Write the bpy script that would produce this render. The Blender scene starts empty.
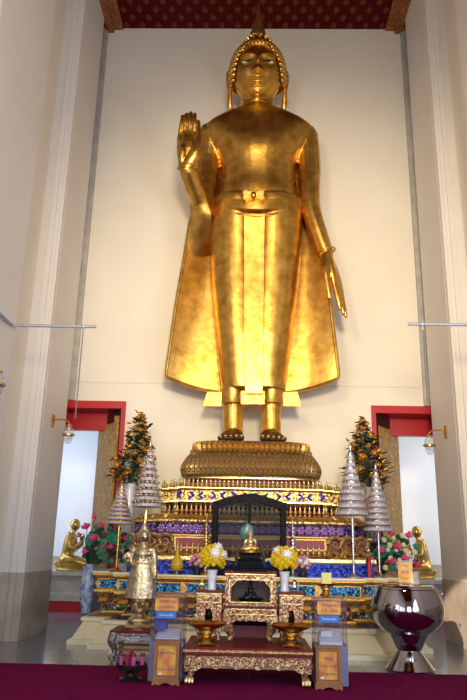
import bpy, bmesh, math, random
from math import sin, cos, pi, radians, sqrt, exp, atan2
from mathutils import Vector, Matrix, noise
random.seed(7)
SC = bpy.context.scene
COL = SC.collection
V = Vector

# ------------------------------------------------------------------ camera
FPX, PITCH, YAW, ROLL, EYE = 660.0, radians(16.8), radians(1.4), radians(1.26), 1.35
_F = V((-sin(YAW)*cos(PITCH), cos(YAW)*cos(PITCH), sin(PITCH)))
_r = V((cos(YAW), sin(YAW), 0)); _u = _r.cross(_F)
_U = _u*cos(ROLL) - _r*sin(ROLL); _R = _r*cos(ROLL) + _u*sin(ROLL)
cam_d = bpy.data.cameras.new('camera'); cam = bpy.data.objects.new('camera', cam_d); COL.objects.link(cam)
cam_d.sensor_fit = 'VERTICAL'; cam_d.sensor_height = 36; cam_d.lens = FPX/700*36
cam_d.clip_start = .05; cam_d.clip_end = 200
M3 = Matrix((_R, _U, -_F)).transposed()
cam.matrix_world = Matrix.Translation((0, 0, EYE)) @ M3.to_4x4()
SC.camera = cam

def at(px, py, Y=None, Z=None, X=None):
    """measured point of the photograph -> place in the hall on a known plane"""
    d = _F*FPX + _R*(px-233.5) - _U*(py-350)
    t = Y/d.y if Y is not None else ((Z-EYE)/d.z if Z is not None else X/d.x)
    return V((0, 0, EYE)) + d*t

# ------------------------------------------------------------------ materials
def ramp(nt, src, stops, interp='LINEAR'):
    r = nt.nodes.new('ShaderNodeValToRGB'); r.color_ramp.interpolation = interp
    e = r.color_ramp.elements
    while len(e) < len(stops): e.new(.5)
    for i, (p, c) in enumerate(stops):
        e[i].position = p
        e[i].color = (*c, 1) if not isinstance(c, (int, float)) else (c, c, c, 1)
    nt.links.new(src, r.inputs[0]); return r.outputs[0]

def base_mat(name):
    m = bpy.data.materials.new(name); m.use_nodes = True
    nt = m.node_tree; b = nt.nodes['Principled BSDF']
    tc = nt.nodes.new('ShaderNodeTexCoord')
    return m, nt, b, tc.outputs['Object']

def tex(nt, vec, kind, scale, **k):
    n = nt.nodes.new('ShaderNodeTex'+kind)
    nt.links.new(vec, n.inputs['Vector']); n.inputs['Scale'].default_value = scale
    for a, v in k.items():
        if a in ('feature', 'distance'): setattr(n, a, v)
        else: n.inputs[a].default_value = v
    return n

def bump(nt, b, h, strength, dist=.02):
    n = nt.nodes.new('ShaderNodeBump'); n.inputs['Strength'].default_value = strength
    n.inputs['Distance'].default_value = dist
    nt.links.new(h, n.inputs['Height']); nt.links.new(n.outputs[0], b.inputs['Normal'])

def plain(name, c1, c2=None, rough=.5, metal=0, scale=6, bmp=0, bscale=None, detail=4, coat=0, spec=.5):
    m, nt, b, oc = base_mat(name)
    b.inputs['Specular IOR Level'].default_value = spec
    b.inputs['Roughness'].default_value = rough; b.inputs['Metallic'].default_value = metal
    b.inputs['Coat Weight'].default_value = coat
    c2 = c2 or tuple(x*.82 for x in c1)
    n = tex(nt, oc, 'Noise', scale, Detail=detail)
    nt.links.new(ramp(nt, n.outputs['Fac'], [(.35, c1), (.68, c2)]), b.inputs['Base Color'])
    if bmp:
        n2 = tex(nt, oc, 'Noise', bscale or scale*4, Detail=3)
        bump(nt, b, n2.outputs['Fac'], bmp)
    return m

def carved(name, gold, ground, scale, lo=.44, hi=.52, rough=.38, metal=.85, bs=.8, dist=.02):
    """gilded carving over a lacquered ground"""
    m, nt, b, oc = base_mat(name)
    n = tex(nt, oc, 'Noise', scale, Detail=2, Distortion=1.3)
    f = ramp(nt, n.outputs['Fac'], [(lo, 0.0), (hi, 1.0)])
    n2 = tex(nt, oc, 'Noise', scale*.3, Detail=2)
    g2 = ramp(nt, n2.outputs['Fac'], [(.3, gold), (.75, tuple(x*.6 for x in gold))])
    mx = nt.nodes.new('ShaderNodeMix'); mx.data_type = 'RGBA'
    nt.links.new(f, mx.inputs['Factor']); mx.inputs[6].default_value = (*ground, 1)
    nt.links.new(g2, mx.inputs[7]); nt.links.new(mx.outputs[2], b.inputs['Base Color'])
    mu = nt.nodes.new('ShaderNodeMath'); mu.operation = 'MULTIPLY'; mu.inputs[1].default_value = metal
    nt.links.new(f, mu.inputs[0]); nt.links.new(mu.outputs[0], b.inputs['Metallic'])
    b.inputs['Roughness'].default_value = rough
    bump(nt, b, f, bs, dist)
    return m

def mosaic(name, cols, scale, rough=.12, metal=.35, bs=.6):
    m, nt, b, oc = base_mat(name)
    v = tex(nt, oc, 'Voronoi', scale)
    sep = nt.nodes.new('ShaderNodeSeparateColor'); nt.links.new(v.outputs['Color'], sep.inputs[0])
    nt.links.new(ramp(nt, sep.outputs[0], [(i/(len(cols)), c) for i, c in enumerate(cols)], 'CONSTANT'), b.inputs['Base Color'])
    b.inputs['Roughness'].default_value = rough; b.inputs['Metallic'].default_value = metal
    # each tile tilts a little its own way
    bump(nt, b, v.outputs['Distance'], bs, .02)
    return m

MTX = {}
def glassy(name, tint, gloss=.12, body=0.0, bodycol=(1, 1, 1)):
    m = bpy.data.materials.new(name); m.use_nodes = True; nt = m.node_tree
    nt.nodes.clear()
    o = nt.nodes.new('ShaderNodeOutputMaterial'); t = nt.nodes.new('ShaderNodeBsdfTransparent')
    t.inputs[0].default_value = (*tint, 1)
    g = nt.nodes.new('ShaderNodeBsdfGlossy'); g.inputs['Roughness'].default_value = .05
    lw = nt.nodes.new('ShaderNodeLayerWeight'); lw.inputs[0].default_value = .25
    ma = nt.nodes.new('ShaderNodeMath'); ma.operation = 'MULTIPLY_ADD'
    ma.inputs[1].default_value = .22; ma.inputs[2].default_value = gloss
    nt.links.new(lw.outputs['Facing'], ma.inputs[0])
    mx = nt.nodes.new('ShaderNodeMixShader'); nt.links.new(ma.outputs[0], mx.inputs[0])
    nt.links.new(t.outputs[0], mx.inputs[1]); nt.links.new(g.outputs[0], mx.inputs[2])
    last = mx.outputs[0]
    if body:
        d = nt.nodes.new('ShaderNodeBsdfDiffuse'); d.inputs[0].default_value = (*bodycol, 1)
        m2 = nt.nodes.new('ShaderNodeMixShader'); m2.inputs[0].default_value = body
        nt.links.new(last, m2.inputs[1]); nt.links.new(d.outputs[0], m2.inputs[2]); last = m2.outputs[0]
    nt.links.new(last, o.inputs[0]); return m

def tile_mat(name, c1, c2, joint, size, rough):
    m, nt, b, oc = base_mat(name)
    br = nt.nodes.new('ShaderNodeTexBrick'); nt.links.new(oc, br.inputs['Vector'])
    br.offset = 0; br.inputs['Scale'].default_value = 1
    br.inputs['Brick Width'].default_value = size; br.inputs['Row Height'].default_value = size
    br.inputs['Mortar Size'].default_value = .006
    n = tex(nt, oc, 'Noise', 2.2, Detail=8, Distortion=1.6)
    c = ramp(nt, n.outputs['Fac'], [(.3, c1), (.7, c2)])
    nt.links.new(c, br.inputs['Color1']); nt.links.new(c, br.inputs['Color2'])
    br.inputs['Mortar'].default_value = (*joint, 1)
    nt.links.new(br.outputs['Color'], b.inputs['Base Color']); b.inputs['Roughness'].default_value = rough
    return m

def ceiling_mat(name, ground, motif, step):
    m, nt, b, oc = base_mat(name)
    mp = nt.nodes.new('ShaderNodeMapping'); nt.links.new(oc, mp.inputs[0])
    mp.inputs['Scale'].default_value = (1/step, .8/step, 0)
    def wave(axis, ph):
        s = nt.nodes.new('ShaderNodeSeparateXYZ'); nt.links.new(mp.outputs[0], s.inputs[0])
        return s.outputs[axis]
    def mth(op, a, bb=None):
        k = nt.nodes.new('ShaderNodeMath'); k.operation = op
        for i, x in enumerate((a, bb)):
            if x is None: continue
            if isinstance(x, (int, float)): k.inputs[i].default_value = x
            else: nt.links.new(x, k.inputs[i])
        return k.outputs[0]
    x, y = wave('X', 0), wave('Y', 0)
    def cell(ox):
        fx = mth('ABSOLUTE', mth('SUBTRACT', mth('FRACT', mth('ADD', x, ox)), .5))
        fy = mth('ABSOLUTE', mth('SUBTRACT', mth('FRACT', mth('ADD', y, ox)), .5))
        return mth('ADD', fx, mth('MULTIPLY', fy, .8))
    d = mth('MINIMUM', cell(0.0), cell(.5))
    n = tex(nt, oc, 'Noise', 40, Detail=2)
    dd = mth('ADD', d, mth('MULTIPLY', mth('SUBTRACT', n.outputs['Fac'], .5), .22))
    nt.links.new(ramp(nt, dd, [(.03, ground), (.08, motif), (.13, motif), (.22, ground)]), b.inputs['Base Color'])
    b.inputs['Roughness'].default_value = .8; b.inputs['Specular IOR Level'].default_value = .1
    return m

G = (.90, .56, .13)
MT = dict(
    gold=plain('gold_leaf', (.80, .49, .125), (.52, .28, .045), .34, 1.0, 5.5, .16, 12, 8),
    gold_old=plain('weathered_gold', (.60, .40, .12), (.40, .25, .06), .32, 1.0, 5, .1, 20),
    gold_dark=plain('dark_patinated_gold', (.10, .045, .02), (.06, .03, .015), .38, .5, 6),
    gold_pale=plain('pale_gold', (.80, .62, .30), (.62, .44, .18), .28, 1.0, 18, .25, 30),
    gold_silver=plain('silvery_gold', (.78, .68, .46), (.45, .34, .18), .30, 1.0, 16, .4, 40),
    gold_trim=plain('gilded_trim', (.74, .45, .13), (.50, .28, .06), .38, .9, 30, .4, 60),
    gold_orn=carved('gilded_carving', (.74, .46, .15), (.12, .035, .02), 34, .40, .50),
    gold_red=carved('gold_on_red_carving', (.95, .72, .36), (.30, .015, .02), 50, .46, .53, .40, .6),
    gold_lattice=carved('gold_lattice_on_dark', (.75, .50, .18), (.09, .05, .06), 26, .42, .50),
    leaf_door=carved('gilded_door_pattern', (.92, .62, .20), (.42, .22, .05), 26, .38, .60, .5, .15, .8),
    petal_gold=carved('lotus_petal_gold', (.72, .46, .16), (.10, .05, .04), 40, .40, .52, .4, .8, .9),
    cream_gold=plain('cream_gold_paint', (.86, .80, .58), (.78, .69, .44), .35, .15, 3),
    plaster=plain('cream_plaster', (.87, .82, .71), (.84, .785, .67), .7, 0, 1.2, .03, 20),
    pillar=plain('pillar_plaster', (.76, .73, .70), (.73, .695, .665), .6, 0, 1.0, .03, 20),
    white_wall=plain('white_paint', (.86, .88, .92), (.83, .85, .90), .6, 0, 1),
    dado=plain('tan_marble', (.55, .47, .38), (.42, .34, .26), .25, 0, 2.2, 0, None, 8),
    floor=tile_mat('grey_marble_tiles', (.26, .28, .34), (.14, .15, .19), (.09, .09, .11), .62, .14),
    carpet=plain('burgundy_carpet', (.20, .006, .066), (.15, .004, .046), .95, 0, 60, .6, 300, spec=.05),
    ceiling=ceiling_mat('red_ceiling_with_gold_motifs', (.085, .004, .006), (.20, .06, .012), .36),
    ceil_beam=carved('red_gold_beam', (.55, .24, .05), (.28, .045, .015), 26, .44, .52, .5, .3),
    door_red=plain('red_door_paint', (.50, .012, .020), (.42, .01, .016), .35, 0, 3),
    door_dark=plain('dark_door_wood', (.045, .022, .02), (.03, .014, .014), .4, 0, 8),
    stone=plain('grey_stone_and_shade', (.52, .50, .47), (.40, .38, .36), .5, 0, 4),
    red_lacquer=plain('red_lacquer', (.20, .012, .018), (.15, .008, .012), .34, 0, 8, spec=.25),
    red_panel=plain('crimson_panel', (.22, .006, .028), (.17, .004, .02), .45, 0, 10),
    blue_mosaic=mosaic('cobalt_glass_mosaic', [(.005, .012, .17), (.02, .06, .75), (.01, .03, .42), (.05, .10, .85), (.004, .008, .10)], 34),
    teal_mosaic=mosaic('sky_blue_glass_mosaic', [(.01, .06, .22), (.06, .36, .72), (.03, .18, .45), (.15, .55, .85), (.01, .03, .12)], 40),
    purple_mosaic=mosaic('violet_glass_mosaic', [(.02, .015, .06), (.12, .04, .22), (.04, .02, .10), (.22, .12, .32), (.015, .012, .04)], 36),
    gem_mosaic=mosaic('coloured_glass_gems', [(.03, .02, .02), (.35, .02, .02), (.03, .02, .02), (.02, .22, .06), (.3, .24, .1), (.05, .1, .4), (.03, .02, .02)], 26),
    blue_glass=plain('blue_glass_inlay', (.02, .07, .75), (.01, .03, .45), .1, .2, 30),
    violet_flower=plain('violet_glass_flower', (.30, .16, .42), (.18, .08, .30), .15, .3, 40),
    black_polish=plain('polished_black_stone', (.010, .011, .014), (.006, .006, .008), .16, 0, 10),
    black=plain('black_lacquer', (.008, .009, .012), (.004, .005, .008), .45, 0, 10, spec=.05),
    bronze=plain('dark_bronze', (.05, .035, .03), (.03, .02, .02), .35, .6, 14),
    brass=plain('brass', (.72, .42, .10), (.48, .26, .05), .26, 1.0, 12, .2, 40),
    chrome=plain('polished_steel', (.46, .43, .46), (.42, .39, .42), .05, 1.0, 3),
    silver=plain('silver', (.70, .70, .76), (.50, .50, .58), .25, 1.0, 16, .3, 50),
    lilac_tier=plain('pale_lilac_lace', (.66, .62, .70), (.34, .31, .40), .4, .35, 55, .6, 70),
    pipe=plain('galvanised_pipe', (.42, .44, .52), (.36, .38, .46), .4, .3, 10),
    wire=plain('grey_chain', (.30, .31, .34), (.22, .22, .25), .45, .5, 40),
    glass=glassy('clear_glass', (.66, .68, .70), .003),
    lamp_glass=glassy('lamp_glass', (.90, .90, .90), .10, .12, (.9, .9, .9)),
    acrylic=glassy('clear_acrylic', (.93, .92, .96), .02, .025, (.55, .52, .62)),
    wood=plain('honey_wood', (.36, .15, .05), (.27, .10, .03), .4, 0, 9),
    yellow=plain('yellow_petals', (.85, .62, .015), (.70, .46, .01), .6, 0, 20),
    white_petal=plain('white_petals', (.86, .87, .90), (.75, .76, .82), .6, 0, 20),
    pink=plain('pink_petals', (.72, .06, .22), (.50, .03, .13), .5, 0, 14),
    pale_pink=plain('pale_pink_petals', (.80, .38, .48), (.68, .22, .34), .55, 0, 20),
    leaf=plain('green_leaf', (.02, .10, .045), (.012, .055, .03), .35, 0, 12),
    leaf_dark=plain('dark_green_leaf', (.012, .045, .022), (.008, .025, .014), .4, 0, 12),
    lotus_leaf=plain('blue_green_lotus_leaf', (.03, .26, .18), (.015, .14, .10), .35, 0, 8),
    stem=plain('green_stem', (.03, .09, .03), (.02, .06, .02), .5, 0, 10),
    gold_rose=plain('gold_rose', (.80, .44, .07), (.50, .22, .03), .35, .7, 20, .3, 30),
    porcelain=plain('white_porcelain', (.72, .72, .80), (.60, .60, .70), .2, 0, 8),
    blue_white=carved('blue_and_white_porcelain', (.55, .62, .78), (.10, .20, .52), 12, .42, .55, .15, 0, 0),
    painted_vase=mosaic('painted_porcelain', [(.5, .42, .4), (.35, .10, .10), (.12, .25, .18), (.55, .50, .45), (.45, .20, .22)], 16, .2, 0, 0),
    candle_pink=plain('pink_wax', (.62, .10, .38), (.55, .07, .32), .5, 0, 12),
    candle_red=plain('red_wax', (.35, .02, .05), (.28, .01, .04), .5, 0, 12),
    yellow_wax=plain('yellow_wax', (.62, .42, .03), (.52, .33, .02), .4, 0, 10),
    sign_gold=plain('yellow_orange_notice', (.90, .52, .04), (.62, .14, .08), .35, 0, 7, 0, None, 2),
    sign_blue=plain('blue_notice', (.03, .20, .62), (.025, .17, .55), .35),
    ink=plain('dark_blue_ink', (.02, .02, .12), (.02, .02, .10), .6),
    white_ink=plain('white_ink', (.85, .88, .92), (.83, .86, .9), .6),
    paper=plain('white_paper', (.80, .83, .88), (.76, .80, .86), .6),
    blue_plastic=plain('blue_plastic', (.07, .11, .42), (.05, .08, .34), .35),
    lavender=plain('lavender_panel', (.24, .24, .40), (.20, .20, .34), .4),
    green_jade=plain('green_jade', (.04, .15, .13), (.02, .09, .08), .3, 0, 20),
    eye_white=plain('shell_eye', (.80, .76, .66), (.75, .70, .6), .2),
    eye_dark=plain('dark_pupil', (.008, .008, .012), None, .15),
    lemon=plain('pale_yellow_card', (.75, .72, .25), (.70, .66, .2), .6),
    red_wax_bright=plain('bright_red_paint', (.55, .02, .03), (.45, .015, .02), .35),
    tv=plain('silver_carved', (.46, .42, .42), (.16, .13, .13), .35, .8, 30, .8, 40),
)

# ------------------------------------------------------------------ mesh builder
class MB:
    def __init__(s): s.v = []; s.f = []; s.mi = []; s.k = 0
    def add(s, vs, fs):
        o = len(s.v); s.v += [V(p) for p in vs]
        s.f += [[i+o for i in f] for f in fs]; s.mi += [s.k]*len(fs); return s
    def box(s, x0, x1, y0, y1, z0, z1):
        vs = [(x, y, z) for z in (z0, z1) for y in (y0, y1) for x in (x0, x1)]
        return s.add(vs, [(0, 2, 3, 1), (4, 5, 7, 6), (0, 1, 5, 4), (2, 6, 7, 3), (0, 4, 6, 2), (1, 3, 7, 5)])
    def bev(s, x0, x1, y0, y1, z0, z1, b=.01):
        r = [(x0+b, y0, 0), (x1-b, y0, 0), (x1, y0+b, 0), (x1, y1-b, 0), (x1-b, y1, 0), (x0+b, y1, 0), (x0, y1-b, 0), (x0, y0+b, 0)]
        cx, cy = (x0+x1)/2, (y0+y1)/2
        def ring(z, k):
            return [(cx+(p[0]-cx)*(1-k/max(1e-4, (x1-x0)/2)), cy+(p[1]-cy)*(1-k/max(1e-4, (y1-y0)/2)), z) for p in r]
        bz = min(b, (z1-z0)/3)
        return s.loft([ring(z0, b), ring(z0+bz, 0), ring(z1-bz, 0), ring(z1, b)])
    def loft(s, rings, caps=True, closed=True):
        n = len(rings[0]); vs = [p for r in rings for p in r]; fs = []
        for i in range(len(rings)-1):
            for j in range(n if closed else n-1):
                a, b = i*n+j, i*n+(j+1) % n
                fs.append((a, b, b+n, a+n))
        if caps and closed:
            fs.append(tuple(range(n-1, -1, -1))); m = (len(rings)-1)*n
            fs.append(tuple(range(m, m+n)))
        return s.add(vs, fs)
    def lathe(s, prof, c=(0, 0, 0), n=24, sx=1, sy=1, rib=0, ribn=12):
        rings = []
        for r, z in prof:
            rings.append([(c[0]+sx*r*(1+rib*cos(ribn*2*pi*j/n))*cos(2*pi*j/n), c[1]+sy*r*(1+rib*cos(ribn*2*pi*j/n))*sin(2*pi*j/n), c[2]+z) for j in range(n)])
        return s.loft(rings)
    def tube(s, pts, rad, n=10, flat=1.0, up=(0, 1, 0)):
        pts = [V(p) for p in pts]; rings = []
        if not isinstance(rad, (list, tuple)): rad = [rad]*len(pts)
        for i, p in enumerate(pts):
            t = (pts[min(i+1, len(pts)-1)]-pts[max(i-1, 0)])
            t = t.normalized() if t.length > 1e-9 else V((0, 0, 1))
            a = V(up) - t*t.dot(V(up))
            if a.length < .05: a = V((1, 0, 0)) - t*t.x
            a.normalize(); b = t.cross(a)
            rings.append([p + a*rad[i]*flat*cos(2*pi*j/n) + b*rad[i]*sin(2*pi*j/n) for j in range(n)])
        return s.loft(rings)
    def limb(s, pts, rad, n=14, sub=5, flat=1.0, up=(0, 1, 0)):
        """tube with rounded ends, smooth through its points"""
        pts = [V(p) for p in pts]; P = []; R = []
        for i in range(len(pts)-1):
            p0, p1, p2, p3 = pts[max(i-1, 0)], pts[i], pts[i+1], pts[min(i+2, len(pts)-1)]
            for k in range(sub):
                t = k/sub
                P.append(.5*((2*p1)+(p2-p0)*t+(2*p0-5*p1+4*p2-p3)*t*t+(3*p1-p0-3*p2+p3)*t**3)); R.append(rad[i]+(rad[i+1]-rad[i])*t)
        P.append(pts[-1]); R.append(rad[-1])
        t0 = (P[0]-P[1]).normalized(); t1 = (P[-1]-P[-2]).normalized()
        r0, r1 = R[0], R[-1]
        A = [P[0]+t0*r0*sin(a) for a in (1.5, 1.1, .6)]; AR = [r0*cos(a) for a in (1.5, 1.1, .6)]
        B = [P[-1]+t1*r1*sin(a) for a in (.6, 1.1, 1.5)]; BR = [r1*cos(a) for a in (.6, 1.1, 1.5)]
        return s.tube(A+P+B, AR+R+BR, n, flat, up)
    def ball(s, c, r, n=12, m=8, rot=None):
        if not isinstance(r, (tuple, list)): r = (r, r, r)
        c = V(c); rings = []
        for i in range(m+1):
            a = -pi/2+pi*i/m
            a = max(-pi/2+.02, min(pi/2-.02, a))
            row = []
            for j in range(n):
                b = 2*pi*j/n; p = V((r[0]*cos(a)*cos(b), r[1]*cos(a)*sin(b), r[2]*sin(a)))
                if rot: p = rot @ p
                row.append(c+p)
            rings.append(row)
        return s.loft(rings)
    def prism(s, poly, y0, y1):
        """outline in x,z extruded along y"""
        return s.loft([[(x, y0, z) for x, z in poly], [(x, y1, z) for x, z in poly]])
    def merge(s, o, M=None):
        return s.add([(M @ p if M else p) for p in o.v], o.f)
    def mesh(s, name, off=V((0, 0, 0)), smooth=True, ang=40):
        me = bpy.data.meshes.new(name)
        me.from_pydata([tuple(p-off) for p in s.v], [], s.f)
        bm = bmesh.new(); bm.from_mesh(me)
        bmesh.ops.recalc_face_normals(bm, faces=bm.faces); bm.to_mesh(me); bm.free()
        for i, p in enumerate(me.polygons): p.material_index = s.mi[i]; p.use_smooth = smooth
        if smooth:
            try: me.set_sharp_from_angle(angle=radians(ang))
            except Exception: pass
        return me
    def build(s, name, mat, parent=None, smooth=True, ang=40, off=None):
        o = off if off is not None else (wloc(parent) if parent else V((0, 0, 0)))
        me = s.mesh(name, o, smooth, ang)
        for m in (mat if isinstance(mat, (list, tuple)) else [mat]): me.materials.append(MT[m])
        ob = bpy.data.objects.new(name, me); COL.objects.link(ob)
        if parent: ob.parent = parent
        elif off is not None: ob.location = off
        return ob

def wloc(o):
    p = V((0, 0, 0))
    while o: p += V(o.location); o = o.parent
    return p

def remesh(mb, voxel, it=4, fac=.5):
    """fuse overlapping closed volumes into one continuous skin"""
    me = mb.mesh('tmp'); ob = bpy.data.objects.new('tmp', me); COL.objects.link(ob)
    r = ob.modifiers.new('r', 'REMESH'); r.mode = 'VOXEL'; r.voxel_size = voxel; r.use_smooth_shade = True
    sm = ob.modifiers.new('s', 'SMOOTH'); sm.iterations = it; sm.factor = fac
    dg = bpy.context.evaluated_depsgraph_get(); dg.update()
    out = bpy.data.meshes.new_from_object(ob.evaluated_get(dg))
    bpy.data.objects.remove(ob); bpy.data.meshes.remove(me)
    return out

def fuse(mb, name, mat, parent=None, voxel=.02, it=4, fac=.5, matfn=None):
    me = remesh(mb, voxel, it, fac); me.name = name
    o = wloc(parent) if parent else V((0, 0, 0))
    me.materials.clear()
    for m in (mat if isinstance(mat, (list, tuple)) else [mat]): me.materials.append(MT[m])
    for p in me.polygons:
        p.use_smooth = True
        p.material_index = matfn(p.center) if matfn else 0
    for v in me.vertices: v.co = v.co - o
    ob = bpy.data.objects.new(name, me); COL.objects.link(ob)
    if parent: ob.parent = parent
    return ob

def tag(o, label, cat, group=None, kind=None):
    o['label'] = label; o['category'] = cat
    if group: o['group'] = group
    if kind: o['kind'] = kind
    return o

def thing(name, label, cat, loc=(0, 0, 0), group=None):
    o = bpy.data.objects.new(name, None); COL.objects.link(o); o.location = loc
    o.empty_display_size = .1
    return tag(o, label, cat, group)

def dup(root, loc, label=None, rotz=None):
    """a copy of a thing with its parts and their parts"""
    r = root.copy(); COL.objects.link(r); r.location = loc
    if rotz is not None: r.rotation_euler = (0, 0, rotz)
    if label: r['label'] = label
    for ch in list(root.children):
        c = ch.copy(); COL.objects.link(c); c.parent = r
        for g in list(ch.children):
            d = g.copy(); COL.objects.link(d); d.parent = c
    return r

def inst(src, name, loc, parent, rot=None, scale=None):
    """one more part that shares the shape of src (loc in world space)"""
    c = src.copy(); c.name = name; COL.objects.link(c); c.parent = parent
    c.location = V(loc)-wloc(parent)
    if rot: c.rotation_euler = rot
    if scale: c.scale = scale if not isinstance(scale, (int, float)) else (scale,)*3
    return c

def struct(name, mb, mat, parent=None, smooth=False):
    o = mb.build(name, mat, parent, smooth)
    o['kind'] = 'structure'
    return o

def quad_poly(pts): return [tuple(p) for p in pts]

# ------------------------------------------------------------------ the hall
AX = 3.32          # inner face of the pillars
BX = 3.67          # side walls
WY = 12.25         # back wall
TOP = 12.68
m = MB(); m.box(-9, 9, -9, 17.2, -.1, 0); struct('floor', m, 'floor')
m = MB(); m.box(-4.2, 4.2, -9, WY+.05, TOP, TOP+.2); struct('ceiling', m, 'ceiling')
m = MB()
DO, DT = 2.33, 3.97   # door frame: outer edge, top
m.box(-DO, DO, WY, WY+.9, 0, TOP+.2)
for sx in (-1, 1):
    a, b = sorted((sx*DO, sx*5.2)); m.box(a, b, WY, WY+.9, DT, TOP+.2)
    a, b = sorted((sx*4.1, sx*5.2)); m.box(a, b, WY, WY+.9, 0, DT)
struct('wall_back', m, 'plaster')
# seams of the wall facing
for k, (x0, x1) in enumerate(((-DO-1.2, -1.2), (1.2, DO+1.2))):
    m = MB(); m.box(x0, x1, WY-.012, WY+.01, 4.35, 4.372); struct('trim_%d' % (k+1), m, 'pillar')
# side walls with tall window openings towards the entrance
for sx, nm in ((-1, 'wall_left'), (1, 'wall_right')):
    m = MB(); a, b = sorted((sx*BX, sx*(BX+.4)))
    m.box(a, b, 4.2, WY+.02, 0, TOP+.1)
    m.box(a, b, -9, 4.2, 4.6, TOP+.1); m.box(a, b, -9, 4.2, 0, .9)
    for y in (-9, -5.6, -2.2, 1.2): m.box(a, b, y, y+1.5, .9, 4.6)
    struct(nm, m, 'plaster')
m = MB(); m.box(-4.2, -1.6, -9.4, -9, 0, TOP+.1); m.box(1.6, 4.2, -9.4, -9, 0, TOP+.1); m.box(-1.6, 1.6, -9.4, -9, 5, TOP+.1)
struct('wall_front', m, 'plaster')

def pillar(sx, y0, y1, num):
    """square pillar with stepped corner moulding"""
    x_in, x_out = sx*AX, sx*BX
    e = .035
    plan = [(x_out, y0+.03), (x_in+sx*.20, y0+.03), (x_in+sx*.20, y0), (x_in+sx*.11, y0), (x_in+sx*.11, y0+e), (x_in+sx*.05, y0+e), (x_in+sx*.05, y0+.05),
            (x_in, y0+.05), (x_in, y0+.14), (x_in+sx*.025, y0+.14), (x_in+sx*.025, y0+.17), (x_in, y0+.17), (x_in, y1), (x_out, y1)]
    m = MB(); m.loft([[(x, y, .95) for x, y in plan], [(x, y, TOP+.05) for x, y in plan]])
    root = struct('pillar', m, 'pillar')
    m = MB(); g = .012
    p2 = [(x-sx*g if abs(x) < abs(x_out)-.01 else x, y-g if y < (y0+y1)/2 else y) for x, y in plan]
    m.loft([[(x, y, 0) for x, y in p2], [(x, y, .95) for x, y in p2]])
    m.build('marble_dado', 'dado', root, False)
    root['label'] = num; root['category'] = 'pillar'
    return root
pillar(-1, 10.34, 11.84, 'square cream pillar left of the big statue, beside the left doorway')
pillar(1, 10.34, 11.84, 'square cream pillar right of the big statue, behind the steel bowl')
pillar(-1, 6.9, 8.85, 'cream pillar nearest on the left edge, with the pipe along it')
pillar(1, 6.9, 8.85, 'cream pillar nearest on the right side, mostly outside the picture')
# gilded beams along both sides of the ceiling
for k, sx in enumerate((-1, 1)):
    m = MB()
    a, b = sorted((sx*(AX-.03), sx*2.97)); m.box(a, b, -9, WY+.01, TOP-.05, TOP+.05)
    a, b = sorted((sx*(AX+.02), sx*3.17)); m.box(a, b, -9, WY+.01, TOP-.13, TOP)
    struct('trim_%d' % (k+3), m, 'ceil_beam')

for k, sx in enumerate((-1, 1)):  # added grey strips: their colour stands in for shade in the pillar gaps
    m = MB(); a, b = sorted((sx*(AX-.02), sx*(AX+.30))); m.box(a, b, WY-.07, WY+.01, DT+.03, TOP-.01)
    struct('trim_%d' % (k+5), m, 'stone')  # not stone here: its grey stands in for shade
# doorways: red frames, open gilded leaves, white niches behind
for k, sx in enumerate((-1, 1)):
    fr = MB()
    def bx(mb, xa, xb, *r):
        a, b = sorted((sx*xa, sx*xb)); mb.box(a, b, *r)
    bx(fr, DO-.02, 4.05, WY-.05, WY+.06, DT-.12, DT+.02)
    bx(fr, DO-.02, DO+.06, WY-.05, WY+.06, 0, DT-.12)
    bx(fr, DO+.06, 4.05, WY+.06, WY+.5, DT-.10, DT-.04)      # soffit boards
    bx(fr, DO+.06, 4.05, WY+.5, WY+.62, DT-.45, DT-.04)      # transom board
    bx(fr, DO, DO+.06, WY+.06, WY+.9, 0, DT-.04)
    d = struct('door_%d' % (k+1), fr, 'door_red')
    # the open leaf
    h0 = V((sx*2.44, WY+.08, 0)); e0 = V((sx*2.96, WY+.76, 0)); dr = (e0-h0).normalized(); nn = V((-dr.y, dr.x, 0))*sx
    lf = MB(); L = (e0-h0).length; t = .05
    def slab(mb, a0, a1, n0, n1, z0, z1):
        q = [h0+dr*a0+nn*n0, h0+dr*a1+nn*n0, h0+dr*a1+nn*n1, h0+dr*a0+nn*n1]
        mb.loft([[(p.x, p.y, z0) for p in q], [(p.x, p.y, z1) for p in q]])
    slab(lf, 0, L, 0, t, .12, DT-.13)
    o = lf.build('door_leaf', 'door_dark', d, False)
    pn = MB(); slab(pn, .03, L-.005, -.012, .004, .9, DT-.34)
    pn.build('gilded_panel', 'leaf_door', o, False)
    if sx < 0:
        pn = MB(); slab(pn, -.005, .09, -.06, .0, .3, DT-.24); pn.build('gilded_edge', 'leaf_door', o, False)
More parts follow.
